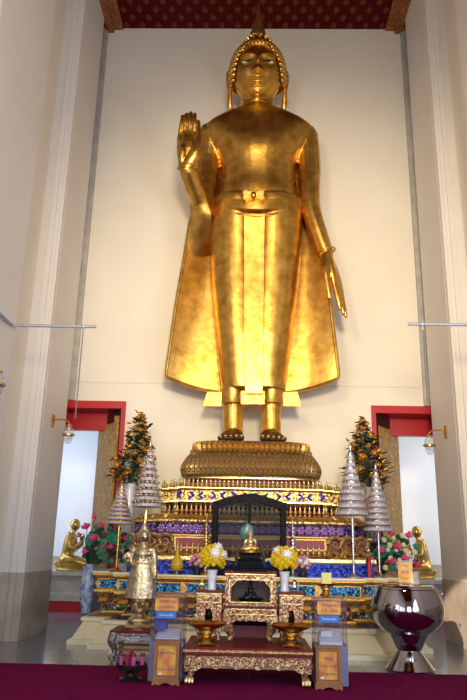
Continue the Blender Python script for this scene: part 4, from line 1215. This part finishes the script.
rose_tree('tall cone of golden roses and dark leaves behind the right pair of umbrellas', 2.12, 11.62, LZ, 2.42, 3.62, .40, -.10, 22, 'painted_vase', 'tall painted porcelain vase of golden roses behind the right umbrellas')

# ------------------------------------------------------------------ lotus arrangements
def lotus_bud(open_=0):
    mb = MB()
    for k, (n, r, h) in enumerate(((5, .030, .105), (6, .048, .085))):
        for j in range(n):
            a = 2*pi*j/n+k*.5; d = V((cos(a), sin(a), 0)); s_ = V((-sin(a), cos(a), 0))
            o = open_*k
            p0 = d*.012; p1 = d*(r+o*.4)+V((0, 0, h*.4)); p2 = d*(r*.35+o)+V((0, 0, h))
            w = r*.8; mb.add([p0, p1-s_*w, p2, p1+s_*w, p1*.7], [(0, 1, 2, 3), (0, 4, 1), (1, 4, 2), (2, 4, 3), (3, 4, 0)])
    mb.ball((0, 0, .045), (.026, .026, .05), 8, 6); return mb
def lotus_pad(r):
    mb = MB(); n = 18; a_ = []; b_ = []
    for j in range(n):
        a = 2*pi*j/n; rr = r*(1+.06*cos(3*a)); a_.append((rr*cos(a), rr*sin(a), .16*r+.05*r*sin(2*a)))
        b_.append((rr*cos(a), rr*sin(a), .13*r+.05*r*sin(2*a)))
    mid = [(x*.55, y*.55, .03*r) for x, y, z in a_]; mid2 = [(x*.55, y*.55, -.01) for x, y, z in a_]
    c1_ = [(x*.05, y*.05, 0) for x, y, z in a_]
    mb.loft([[(x*.05, y*.05, -.02) for x, y, z in a_], mid2, b_, a_, mid, c1_]); return mb
def lotus_arr(label, vlab, vx, vy, vz, vh, cx, cz, w, h, seed, vmat, buds, extra_cream=0):
    rnd = random.Random(seed)
    vase('porcelain_vase', vlab, (vx, vy, vz), [(.075, 0), (.08, .02), (.07, .05), (.10, vh*.3), (.115, vh*.6), (.10, vh*.8), (.075, vh*.9), (.11, vh)], vmat, 28)
    t = thing('lotus_arrangement', label, 'flowers', (vx, vy, vz+vh)); O = V((vx, vy, vz+vh)); base = O-V((0, 0, .08))
    sm = MB(); src = {}
    def place(kind, mk, mat, p, rot, sc, smooth=False):
        if kind not in src:
            o = mk().build(kind, mat, t, smooth, off=V((0, 0, 0))); o.location = p-O; src[kind] = o
        else: o = inst(src[kind], kind, p, t)
        o.rotation_euler = rot; o.scale = (sc,)*3
    for i, (dx, dy, dz) in enumerate(buds):
        p = V((cx+dx*w, vy+dy*.22, cz+dz*h)); mid = base.lerp(p, .55)+V((dx*.04, 0, .06))
        sm.tube([base, mid, p], .006, 6)
        rot = V((0, 0, 1)).rotation_difference(V((dx*.5+rnd.uniform(-.2, .2), -.35, 1)).normalized()).to_euler()
        place('lotus_flower' if i % 3 == 1 else 'lotus_bud', (lambda: lotus_bud(.045)) if i % 3 == 1 else lotus_bud, 'pink', p-V((0, 0, .04)), rot, rnd.uniform(.85, 1.15))
    for i in range(34):
        a = i*2.4; rr = sqrt((i+.5)/34)
        p = V((cx+1.08*w*rr*cos(a), vy+.05+.2*sin(a*1.7), cz+.75*h*rr*sin(a)-.03)); big = i in (3, 9, 14, 20)
        sm.tube([base, base.lerp(p, .5)+V((0, .02, .03)), p], .005, 5)
        rot = V((0, 0, 1)).rotation_difference(V((rnd.uniform(-.7, .7), -.75, rnd.uniform(.2, .8))).normalized()).to_euler()
        place('lotus_leaf' if i % 2 else 'dark_leaf', lambda: lotus_pad(.085), 'lotus_leaf' if i % 2 else 'leaf_dark', p, rot, 1.25 if big else rnd.uniform(.45, .85), True)
    for i in range(extra_cream):
        a = rnd.uniform(0, 2*pi); rr = rnd.random()**.5
        p = V((cx+.8*w*rr*cos(a), vy-.2, cz+.8*h*rr*sin(a)))
        place('cream_blossom', lambda: mum(.045, 26), 'cream_petal', p, (-1.0, 0, rnd.uniform(-.4, .4)), rnd.uniform(.7, 1.1))
    sm.build('stems', 'stem', t)
MT['cream_petal'] = plain('cream_petals', (.80, .74, .50), (.70, .62, .36), .6, 0, 20)
LB = [(-.45, -.5, .95), (-.75, -.3, .55), (-1.0, 0, .25), (-.15, -.6, .6), (-.35, -.8, .12), (.25, -.9, -.15), (.75, -.3, .15), (.35, 0, .75), (.9, -.2, -.35), (-.7, -.6, -.35)]
lotus_arr('pink lotus flowers with round green leaves beside the left kneeling figure', 'blue and white porcelain vase on the left corner of the altar plinth', -2.47, 10.9, .362, .72, -2.22, 1.42, .42, .42, 31, 'blue_white', LB)
LB2 = [(-.55, -.8, .1), (.05, -.9, .25), (.55, -.6, .75), (.75, -.5, .1), (-.2, -.9, -.35), (.35, -.8, -.2), (-.1, -.3, .85), (.85, -.4, -.45)]
lotus_arr('pink and cream lotus flowers with green leaves above the steel bowl at right', 'white porcelain vase on the right corner of the altar plinth, behind the steel bowl', 2.60, 10.9, .362, .72, 2.32, 1.35, .37, .36, 33, 'porcelain', LB2, 22)
mb = MB(); mb.lathe([(.035, 0), (.035, .28), (.028, .285), (.028, .31), (.012, .315), (.004, .345)], (1.88, 10.62, LZ), 16)
tag(mb.build('red_candle', 'red_wax_bright', off=V((0, 0, 0))), 'thick red candle on the altar ledge behind the right umbrella pole', 'candle')

# ------------------------------------------------------------------ kneeling disciples in the doorways
def kneeling(label, x, y, z, sx, h=1.13):
    t = thing('kneeling_figure', label, 'statue', (x, y, z)); k = h/1.13
    P = lambda a, b, c: V((x+sx*a*k, y+b*k, z+c*k)); mb = MB()
    mb.lathe([(.36, 0), (.37, .03), (.35, .045)], (x+sx*.10*k, y, z), 28, 1.15, .75)
    for s_ in (-1, 1):
        mb.limb([P(-.12, s_*.09, .22), P(.16, s_*.12, .20), P(.40, s_*.13, .13)], [.13*k, .115*k, .075*k], 14, 4)      # thigh
        mb.limb([P(.40, s_*.13, .11), P(.10, s_*.12, .10), P(-.22, s_*.10, .10), P(-.30, s_*.10, .16)], [.07*k, .075*k, .055*k, .05*k], 12, 4)   # shin
        mb.limb([P(-.04, s_*.20, .74), P(-.03, s_*.235, .58), P(.02, s_*.22, .47), P(.16, s_*.12, .56), P(.22, s_*.035, .66)], [.07*k, .06*k, .05*k, .042*k, .032*k], 12, 4)
        mb.limb([P(.22, s_*.025, .65), P(.235, s_*.02, .72), P(.24, s_*.012, .80)], [.035*k, .033*k, .014*k], 10, 3, .7)
    mb.limb([P(-.10, 0, .20), P(-.09, 0, .38), P(-.05, 0, .58), P(-.04, 0, .72), P(-.02, 0, .80)], [.17*k, .14*k, .155*k, .135*k, .07*k], 18, 4)
    mb.ball(P(-.04, 0, .72), (.10*k, .21*k, .085*k))
    mb.limb([P(-.02, 0, .78), P(0, 0, .88)], [.06*k, .058*k], 12, 2)
    hm, R = head_mb(*P(.02, 0, .985), .098*k, .12, sx*pi/2, 40, 30); mb.merge(hm)
    for s_ in (-1, 1): mb.limb([P(.0, s_*.097, 1.0), P(-.005, s_*.105, .96), P(.0, s_*.10, .91)], [.02*k, .022*k, .014*k], 8, 3)
    fuse(mb, 'body', 'gold_old', t, .014, 3)
    hb = cap_mb(*P(.02, 0, .985), .101*k, R, front=.5); hb.build('hair', 'gold_old', t)
    mb = MB(); rg = []
    for i in range(9):
        u = i/8; rg.append([P(.125-.22*u, -.13+.0*u, .40+.42*u), P(.14-.2*u, -.08, .42+.42*u), P(.13-.2*u, -.08, .42+.42*u), P(.115-.22*u, -.12, .40+.42*u)])
    mb.loft(rg); mb.build('robe_edge', 'gold_trim', t)
    return t
kneeling('golden kneeling figure with joined hands seen through the left doorway', -3.86, 15.25, .822, 1, 1.12)
kneeling('golden kneeling figure with joined hands seen through the right doorway', 3.80, 15.25, .822, -1, 1.12)

# ------------------------------------------------------------------ standing Buddha on a small table
SBX, SBY = -1.335, 8.95
TT = .365
t = thing('small_table', 'small carved silvery table with bowed legs under the standing golden Buddha', 'table', (SBX, 9.0, 0))
sx0, sx1, sy0, sy1 = -1.66, -1.03, 8.74, 9.30
mb = MB(); mb.bev(sx0, sx1, sy0, sy1, TT-.03, TT, .006); mb.build('table_top', 'red_lacquer', t, False)
mb = MB(); mb.bev(sx0-.008, sx1+.008, sy0-.008, sy1+.008, TT-.055, TT-.03, .006); mb.build('rim', 'tv', t, False)
mb = MB(); rg = []
for i in range(25):
    u = -1+2*i/24; xq = (sx0+sx1)/2+u*(sx1-sx0-.04)/2; z = TT-.13-.03*abs(u)**5+.008*cos(u*12)
    rg.append([(xq, sy0+.015, TT-.055), (xq, sy0+.04, TT-.055), (xq, sy0+.04, z), (xq, sy0+.01, z)])
mb.loft(rg); mb.build('apron', 'tv', t, False)
for x in (sx0+.05, sx1-.05):
    for y in (sy0+.05, sy1-.05):
        mb = MB(); claw_leg(mb, x, y, .02, TT-.05, -1 if x < SBX else 1); mb.limb([(x, y-.01, .05), (x, y-.045, .025)], [.035, .024], 10, 2); mb.build('leg', 'tv', t)
for y in (sy0+.06, sy1-.06):
    mb = MB(); mb.bev(sx0+.05, sx1-.05, y-.012, y+.012, .13, .155, .004); mb.build('stretcher', 'wood', t, False)
sb = thing('standing_buddha', 'small silvery gold standing Buddha with raised palm on the small carved table at left', 'statue', (SBX, SBY, TT))
mb = MB(); mb.lathe([(.175, 0), (.18, .03), (.15, .06), (.13, .075), (.15, .10), (.14, .125), (.085, .15), (.06, .18), (.065, .20), (.10, .225), (.115, .245), (.085, .27), (.06, .29)], (SBX, SBY, TT), 32, rib=.015, ribn=16)
mb.build('lotus_base', 'gold_silver', sb)
z0 = TT+.285
def Q(a, b, c): return V((SBX+a, SBY+b, z0+c))
mb = MB()
for s_ in (-1, 1):
    mb.limb([Q(s_*.045, 0, .40), Q(s_*.04, 0, .2), Q(s_*.038, 0, .03)], [.055, .042, .034], 12, 4)
    mb.limb([Q(s_*.042, .01, .015), Q(s_*.048, -.07, .012)], [.03, .026], 10, 2)
mb.limb([Q(0, 0, .36), Q(0, 0, .50), Q(0, 0, .62), Q(0, 0, .70)], [.095, .085, .105, .07], 18, 4)
mb.ball(Q(0, 0, .665), (.135, .065, .055))
mb.limb([Q(0, 0, .69), Q(0, 0, .78)], [.042, .042], 12, 2)
mb.limb([Q(-.13, 0, .665), Q(-.16, .0, .55), Q(-.15, -.02, .47), Q(-.165, -.14, .53)], [.045, .04, .034, .026], 12, 4)
mb.limb([Q(-.165, -.14, .53), Q(-.168, -.155, .575)], [.026, .03], 10, 2, .6)
for q in range(4): mb.limb([Q(-.19+q*.015, -.158, .58), Q(-.192+q*.016, -.16, .635-(.008 if q in (0, 3) else 0))], [.009, .007], 7, 2)
mb.limb([Q(-.145, -.155, .565), Q(-.135, -.16, .60)], [.009, .007], 7, 2)
mb.limb([Q(.13, 0, .665), Q(.155, .0, .55), Q(.165, 0, .45), Q(.175, -.01, .36)], [.045, .04, .033, .024], 12, 4)
for q in range(4): mb.limb([Q(.17+q*.004, -.03+q*.014, .36), Q(.18+q*.003, -.03+q*.014, .28)], [.010, .007], 7, 2)
mb.limb([Q(.168, -.03, .36), Q(.165, -.045, .315)], [.010, .007], 7, 2)
hm, R = head_mb(SBX, SBY, z0+.845, .070, .06, 0, 48, 36); mb.merge(hm)
for s_ in (-1, 1): mb.limb([Q(s_*.071, 0, .87), Q(s_*.078, 0, .83), Q(s_*.074, 0, .775)], [.012, .014, .009], 8, 3)
fuse(mb, 'body', 'gold_silver', sb, .008, 3)
hb = cap_mb(SBX, SBY, z0+.845, .072, R); hb.merge(hair_mb(SBX, SBY, z0+.845, .072, R, count=200, size=.10))
hb.lathe([(.05, -.03), (.045, .02), (.03, .05), (.02, .07)], (SBX, SBY, z0+.935), 14); hb.build('hair', 'gold_silver', sb)
mb = MB(); mb.lathe([(.022, 0), (.016, .06), (.011, .12), (.004, .19)], (SBX, SBY, z0+.99), 12); mb.build('flame_finial', 'gold_pale', sb)
mb = MB(); rg = []
for i in range(21):     # robe falling as a tall bell with spread sides
    f = i/20; zz = .60-.52*f; hw = .10+.115*f**.8; d = .085+.015*f
    ring = []
    for j in range(36):
        a = 2*pi*j/36; e = 1-.12*(abs(cos(a))**6)*f
        ring.append(Q(hw*cos(a), d*sin(a)*(1-.45*abs(cos(a))**2*f)+.004*cos(a*14)*f, zz))
    rg.append(ring)
mb.loft(rg); rb = mb.build('robe', 'gold_silver', sb)
mb = MB(); rg = []
for i in range(13):
    f = .02+.96*i/12; zz = .60-.52*f; y = -(.085+.015*f)-.006
    rg.append([Q(-.026-.008*f, y, zz), Q(.026+.008*f, y, zz), Q(.026+.008*f, y+.03, zz), Q(-.026-.008*f, y+.03, zz)])
mb.loft(rg); mb.build('front_pleat', 'gold_silver', rb, False)
mb = MB(); mb.lathe([(.105, -.012), (.112, 0), (.105, .012)], Q(0, 0, .50), 28, 1, .88); mb.build('belt', 'gold_pale', rb)

# ------------------------------------------------------------------ candle tray
cx_, cy_ = -1.185, 7.58
t = thing('candle_tray', 'round dark footed candle tray on the carpet at lower left', 'candle holder', (cx_, cy_, .014))
mb = MB(); mb.lathe([(.115, 0), (.12, .02), (.10, .03), (.05, .05), (.045, .075), (.05, .09), (.10, .105), (.155, .12), (.162, .14), (.165, .165), (.155, .165), (.15, .14), (.02, .135)], (cx_, cy_, .014), 36); mb.build('tray', 'bronze', t)
for q in range(4):
    a = q*pi/2+.6; mb = MB(); mb.tube([(cx_+.07*cos(a), cy_+.07*sin(a), .04), (cx_+.08*cos(a), cy_+.08*sin(a), .13)], .012, 8); mb.build('support', 'bronze', t)
mb = MB(); mb.lathe([(.03, 0), (.03, .02), (.022, .03), (.022, .13), (.028, .14), (.02, .155), (.004, .165)], (cx_-.01, cy_+.03, .15), 14); mb.build('centre_post', 'candle_red', t)
cand = None
labs = ['pink candle with red cup at the left rim of the dark tray', 'short dark red candle in the middle front of the dark tray', 'pink candle just right of the middle of the dark tray', 'pink candle with red cup at the right rim of the dark tray']
for q, (dx, dy) in enumerate(((-.105, -.03), (-.035, -.085), (.025, -.045), (.115, -.02))):
    p = (cx_+dx, cy_+dy, .152)
    mats_ = 'candle_red' if q == 1 else 'candle_pink'
    c = thing('candle', labs[q], 'candle', p, None)
    mb = MB(); mb.lathe([(.021, 0), (.023, .004), (.023, .10)], p, 18); mb.build('candle_body', mats_, c)
    mb = MB(); mb.lathe([(.023, .10), (.026, .105), (.027, .125), (.021, .128), (.019, .115), (.003, .113)], p, 18, rib=.08, ribn=6); mb.build('cup', 'candle_red', c)
    mb = MB(); mb.tube([(p[0], p[1], p[2]+.11), (p[0]+.002, p[1], p[2]+.138)], .0018, 5); mb.build('wick', 'black', c)

# ------------------------------------------------------------------ writing
def text(body, c, size, mat, parent, width=None, name='lettering'):
    cu = bpy.data.curves.new('t', 'FONT'); cu.body = body; cu.size = size; cu.align_x = 'CENTER'; cu.align_y = 'CENTER'; cu.extrude = .0006
    o = bpy.data.objects.new('t', cu); COL.objects.link(o)
    dg = bpy.context.evaluated_depsgraph_get(); dg.update()
    me = bpy.data.meshes.new_from_object(o.evaluated_get(dg)); bpy.data.objects.remove(o)
    xs = [v.co.x for v in me.vertices] or [0, 1]; w_ = max(xs)-min(xs); k = width/w_ if width and w_ > 1e-6 else 1
    for v in me.vertices: v.co = V((v.co.x*k, -v.co.z, v.co.y))
    me.materials.clear(); me.materials.append(MT[mat]); me.name = name
    ob = bpy.data.objects.new(name, me); COL.objects.link(ob); ob.parent = parent; ob.location = V(c)-wloc(parent); return ob
def plate(name, x0, x1, y, z0, z1, mat, parent, th=.006):
    mb = MB(); mb.box(x0, x1, y-th, y, z0, z1); return mb.build(name, mat, parent, False)

# ------------------------------------------------------------------ donation boxes
def donation_box(label, x0, x1, wx0, wx1, wz, lines, low, left):
    y0, y1, z1 = 7.56, 7.86, .858
    t = thing('donation_box', label, 'donation box', ((x0+x1)/2, 7.6, .014))
    mb = MB(); mb.bev(x0, x1, y0, y1, .014, .40, .006); mb.build('lower_case', 'lavender', t, False)
    th = .012; mb = MB()
    mb.box(x0, x1, y0, y0+th, .40, z1); mb.box(x0, x1, y1-th, y1, .40, z1); mb.box(x0, x0+th, y0+th, y1-th, .40, z1); mb.box(x1-th, x1, y0+th, y1-th, .40, z1)
    mb.build('acrylic_case', 'acrylic', t, False)
    mb = MB(); mb.bev(x0-.004, x1+.004, y0-.004, y1+.004, z1, z1+.012, .003); mb.bev((x0+x1)/2-.06, (x0+x1)/2+.06, y0+.1, y0+.12, z1+.010, z1+.014, .001); mb.build('lid', 'acrylic', t, False)
    for xx in (x0, x1-.014):
        for yy in (y0-.002, y1-.012):
            mb = MB(); mb.box(xx, xx+.014, yy, yy+.014, .40, z1); mb.build('corner_strip', 'acrylic', t, False)
    mb = MB(); mb.box(x0+.015, x1-.015, y0+.015, y1-.015, .60, .612); mb.build('inner_shelf', 'acrylic', t, False)
    mb = MB(); mb.loft([[(x0+.06, y0+.03, .401), (x1-.05, y0+.03, .401), (x1-.05, y1-.04, .401), (x0+.06, y1-.04, .401)], [(x0+.06, y0+.03, .43), (x1-.05, y0+.03, .43), (x1-.05, y1-.04, .50), (x0+.06, y1-.04, .50)]]); mb.build('envelopes', 'paper', t, False)
    if left:
        mb = MB(); mb.bev(x0+.03, x0+.16, y0+.10, y1-.03, .505, .60, .004); mb.build('blue_folder', 'blue_plastic', t, False)
    else:
        mb = MB(); mb.bev(x0+.08, x0+.2, y0+.12, y1-.05, .47, .53, .004); mb.build('card_stack', 'paper', t, False)
    cx = (x0+x1)/2-.015
    s1 = plate('notice', cx-.125, cx+.125, y0-.001, .705, .838, 'sign_gold', t)
    for q, ln in enumerate(lines): text(ln, (cx, y0-.0078, .802-q*.058), .042, 'ink', s1, .17)
    s2 = plate('blue_notice', cx-.11, cx+.105, y0-.001, .628, .698, 'sign_blue', t)
    text('Donation Box', (cx, y0-.0078, .663), .03, 'white_ink', s2, .15)
    # wooden stand in front
    wy0, wy1 = 7.37, 7.54
    mb = MB(); w_ = .028
    mb.box(wx0, wx0+w_, wy0, wy1, .06, wz); mb.box(wx1-w_, wx1, wy0, wy1, .06, wz); mb.box(wx0+w_, wx1-w_, wy0, wy1, wz-w_, wz); mb.box(wx0+w_, wx1-w_, wy0, wy1, .06, .10)
    mb.box(wx0+w_, wx1-w_, wy0+.03, wy1, .10, wz-w_)
    ws = mb.build('wooden_stand', 'wood', t, False)
    mb = MB(); mb.bev(wx0-.008, wx1+.008, wy0-.008, wy1+.004, wz-.004, wz+.012, .004); mb.build('wooden_top', 'wood', ws, False)
    mb = MB(); n = 20; rg = []
    for i in range(n+1):
        u = -1+2*i/n; x = (wx0+wx1)/2+u*(wx1-wx0+.02)/2; z = .014+.026*(1-abs(u)**3)*(.5+.5*cos(u*2*pi))**.5*(abs(u) < .85)
        rg.append([(x, wy0-.008, .07), (x, wy1, .07), (x, wy1, z), (x, wy0-.008, z)])
    mb.loft(rg); mb.build('shaped_plinth', 'wood', ws, False)
    s3 = plate('paper_notice', wx0+w_+.003, wx1-w_-.003, wy0+.028, .105, wz-w_-.004, 'sign_gold', ws)
    for q, ln in enumerate(low): text(ln, ((wx0+wx1)/2, wy0+.0212, wz-.10-q*(wz-.20)/max(1, len(low)-1)*.72), .032, 'ink', s3, (wx1-wx0)*(.36 if len(ln) < 6 else .62))
    mb = MB(); mb.ball((wx0+w_+.035, wy0+.021, .118), (.02, .002, .010), 12, 6); mb.build('white_sticker', 'white_ink', s3)
    return t
donation_box('clear acrylic donation box with a wooden notice stand left of the altar table', -1.005, -.645, -.925, -.668, .415, ('บริจาคทำบุญ', 'บูรณะพระวิหาร'), ('บริจาคทำบุญ', 'ค่าน้ำ ค่าไฟ'), True)
donation_box('clear acrylic donation box with a brass bowl on top right of the altar table', .735, 1.085, .732, .985, .40, ('ทำบุญบูรณะ', 'ค่าน้ำ - ค่าไฟ'), ('ทำบุญ', 'ค่าน้ำ ค่าไฟ', 'บำรุงวัด'), False)
phan((.885, 7.71, .870), .115, .145, 'brass', 'small brass footed bowl on top of the right donation box')
mb = MB(); mb.bev(.835, .945, 7.685, 7.735, .968, 1.125, .004)
tag(mb.build('yellow_card_pad', 'lemon', off=V((0, 0, 0))), 'pale yellow pad of cards standing in the small brass bowl', 'card')

# ------------------------------------------------------------------ steel alms bowl
bx0, by0 = 1.995, 8.74
t = thing('alms_bowl', 'huge polished steel alms bowl on a flared stand at the right edge of the carpet', 'bowl', (bx0, by0, 0))
mb = MB(); mb.lathe([(.285, 0), (.29, .012), (.275, .03), (.20, .13), (.142, .20), (.137, .215), (.15, .225), (.20, .32), (.258, .425), (.25, .435), (.02, .44)], (bx0, by0, .0145), 64); mb.build('flared_stand', 'chrome', t, True, 30)
mb = MB(); pts = [(.06, .385), (.18, .39), (.255, .41), (.315, .45), (.375, .51), (.420, .58), (.442, .65), (.446, .70), (.434, .76), (.402, .85), (.372, .915), (.365, .925), (.02, .925)]
mb.lathe(pts, (bx0, by0, 0), 64); mb.build('bowl_body', 'chrome', t, True, 30)
mb = MB(); mb.lathe([(.368, .925), (.372, .93), (.365, .945), (.335, .965), (.33, .972), (.30, .975), (.02, .98)], (bx0, by0, 0), 64); mb.build('lid', 'chrome', t, True, 30)
mb = MB(); mb.tube([(bx0+.40, by0-.05, .90), (bx0+.425, by0-.06, .91), (bx0+.43, by0-.06, .885), (bx0+.415, by0-.05, .865)], .008, 8); mb.build('handle', 'chrome', t)
t = thing('acrylic_sign', 'small clear acrylic stand with a yellow notice on the steel bowl', 'sign', (1.985, 8.70, .98))
mb = MB(); mb.box(1.885, 2.08, 8.69, 8.705, .981, 1.265); mb.box(1.885, 2.08, 8.66, 8.74, .98, .988); mb.build('holder', 'acrylic', t, False)
s = plate('paper_notice', 1.895, 2.07, 8.689, 1.0, 1.245, 'sign_gold', t)
for q, ln in enumerate(('ทำบุญ', 'ใส่บาตร', 'ตามศรัทธา')): text(ln, (1.983, 8.6825, 1.20-q*.075), .035, 'ink', s, .07+.02*q)

# ------------------------------------------------------------------ lamps and pipes on the pillars
def lamp(label, sx, y, z):
    x = sx*AX; t = thing('wall_lamp', label, 'lamp', (x, y, z))
    a = lambda d: x-sx*d
    mb = MB(); mb.bev(min(x, a(.03)), max(x, a(.03)), y-.05, y+.05, z-.11, z+.11, .01); mb.build('wall_plate', 'brass', t, False)
    mb = MB(); mb.tube([(a(.02), y, z+.02), (a(.12), y, z+.025), (a(.24), y, z+.02), (a(.29), y, z-.02), (a(.30), y, z-.05)], .012, 10); mb.build('arm', 'brass', t)
    lx = a(.30); lz = z-.05
    mb = MB(); mb.lathe([(.012, .02), (.02, 0), (.05, -.02), (.045, -.04), (.02, -.045)], (lx, y, lz), 20); mb.build('cap', 'brass', t)
    mb = MB(); mb.lathe([(.04, -.03), (.075, -.09), (.085, -.16), (.08, -.19), (.07, -.27), (.035, -.33), (.01, -.335)], (lx, y, lz), 24); mb.build('glass_jar', 'lamp_glass', t)
    mb = MB(); mb.lathe([(.088, -.165), (.105, -.175), (.105, -.195), (.086, -.2), (.086, -.165)], (lx, y, lz), 28); mb.build('collar', 'brass', t)
    mb = MB(); mb.lathe([(.012, -.04), (.014, -.12), (.03, -.17), (.032, -.21), (.015, -.25), (.003, -.26)], (lx, y, lz), 16); mb.build('bulb', 'white_petal', t)
    return t
lamp('brass wall lamp with a glass jar on the left inner pillar', -1, 11.0, 3.37)
lamp('brass wall lamp with a glass jar on the right inner pillar', 1, 11.0, 3.30)
lamp('brass wall lamp cut by the left edge of the picture', -1, 7.66, 3.42)
def rail(label, sx, z, xe, xc, zc):
    x = sx*(AX-.035); t = thing('pipe_bracket', label, 'pipe', (x, 8.6, z))
    mb = MB(); mb.tube([(x, 6.95, z), (x, 8.56, z), (x-sx*.012, 8.59, z), (x-sx*.04, 8.6, z), (xe, 8.6, z)], .022, 12, 1, (0, 0, 1)); mb.build('pipe', 'pipe', t)
    for y in (7.2, 8.3):
        mb = MB(); mb.bev(min(x, x+sx*.035), max(x, x+sx*.035), y-.02, y+.02, z-.035, z+.035, .004); mb.build('clamp', 'pipe', t, False)
    c = thing('hanging_chain', label.replace('grey pipe bracket', 'thin grey chain hanging from the pipe'), 'chain', (xc, 8.6, z))
    mb = MB(); mb.lathe([(.028, .024), (.034, 0), (.028, -.024)], (xc, 8.6, z), 14); mb.tube([(xc, 8.6, z-.02), (xc, 8.6, z-.09)], .014, 8); mb.build('hook', 'pipe', c)
    mb = MB(); n = int((z-.09-zc)/.03)
    for i in range(n):
        zz = z-.09-.03*i; k = i % 2
        pts = [(xc+(.009*cos(u) if k else 0), 8.6+(0 if k else .009*cos(u)), zz-.015+.021*sin(u)) for u in [2*pi*j/6 for j in range(7)]]
        mb.tube(pts, .0045, 4)
    mb.build('links', 'wire', c)
rail('grey pipe bracket on the left near pillar', -1, 4.255, -2.118, -2.29, 2.95)
rail('grey pipe bracket on the right near pillar', 1, 4.357, 2.175, 2.372, 3.23)

# ------------------------------------------------------------------ light
w = bpy.data.worlds.new('world'); SC.world = w; w.use_nodes = True
w.node_tree.nodes['Background'].inputs[0].default_value = (.72, .82, 1, 1)
w.node_tree.nodes['Background'].inputs[1].default_value = .5
def area(name, loc, target, sx, sy, power, col):
    l = bpy.data.lights.new(name, 'AREA'); l.shape = 'RECTANGLE'; l.size = sx; l.size_y = sy; l.energy = power; l.color = col
    o = bpy.data.objects.new(name, l); COL.objects.link(o); o.location = loc
    o.rotation_euler = (V(target)-V(loc)).to_track_quat('-Z', 'Y').to_euler(); return o
def spot(name, loc, target, power, col, ang, blend=.6, r=.15):
    l = bpy.data.lights.new(name, 'SPOT'); l.energy = power; l.color = col; l.spot_size = radians(ang); l.spot_blend = blend; l.shadow_soft_size = r
    o = bpy.data.objects.new(name, l); COL.objects.link(o); o.location = loc
    o.rotation_euler = (V(target)-V(loc)).to_track_quat('-Z', 'Y').to_euler(); return o
WARM = (1, .81, .53); COOL = (.66, .80, 1)
area('entrance_daylight', (0, -8.8, 2.6), (0, 10, 2.6), 3.1, 4.6, 260, (.86, .92, 1))
for i, y in enumerate((-4.0, -.5, 2.7)):
    area('window_daylight', (-3.6, y, 2.75), (3, y+2.5, 1.8), 1.8, 3.5, 40, (.86, .92, 1))
    area('window_daylight', (3.6, y, 2.75), (-3, y+2.5, 1.8), 1.8, 3.5, 125, (.58, .75, 1))
spot('flood_lamp', (.6, -2.0, 4.2), (.7, 12, 5.0), 3600, WARM, 52, .9, .7)
spot('flood_lamp', (-1.9, 1.0, 6.5), (.9, 12, 6.0), 800, WARM, 60, .9, .6)
area('chandelier', (0, 4.0, 10.0), (0, 9, 6), 1.4, 1.0, 90, (1, .80, .56))
for sx in (-1, 1):
    area('verandah_daylight', (sx*5.1, 15.0, 3.0), (sx*2.5, 16.3, 1.5), 1.6, 3.0, 38 if sx < 0 else 34, (.74, .85, 1) if sx < 0 else (1, .97, .90))
spot('sun_through_door', (-1.7, -2.0, 3.6), (3.36, 10.9, .42), 22000, (1, .84, .64), 4.4, .4, .05)

vs = SC.view_settings
vs.view_transform = 'Standard'; vs.look = 'None'; vs.gamma = 1; vs.use_curve_mapping = False; vs.exposure = 0.22

for nm, gp in (('tiered_umbrella', 'tiered umbrellas on the altar ledge'), ('chrysanthemum_bouquet', 'yellow bouquets on the gilded stands'), ('flower_vase', 'pale vases on the gilded stands'),
        ('altar_stand', 'narrow gilded side stands'), ('candle', 'candles on the dark tray'), ('wall_lamp', 'brass wall lamps on the pillars'), ('donation_box', 'acrylic donation boxes'),
        ('kneeling_figure', 'golden kneeling figures in the doorways'), ('offering_bowl', 'brass footed bowls'), ('flower_posy', 'pink posies on the altar ledge'), ('flower_pot', 'dark pots on the altar ledge'),
        ('tall_vase', 'tall vases behind the umbrellas'), ('gold_rose_arrangement', 'golden rose cones by the back wall'), ('lotus_arrangement', 'lotus arrangements at both ends of the altar'),
        ('porcelain_vase', 'large porcelain vases on the altar plinth'), ('pipe_bracket', 'pipe brackets on the near pillars'), ('hanging_chain', 'chains hanging from the pipes'),
        ('tiered_spire', 'small tiered spires behind the bouquets'), ('dark_spire_ornament', 'dark ornaments inside the gilded stands'), ('pillar', 'square pillars of the hall')):
    for o in bpy.data.objects:
        if o.parent is None and o.name.split('.')[0] == nm: o['group'] = gp
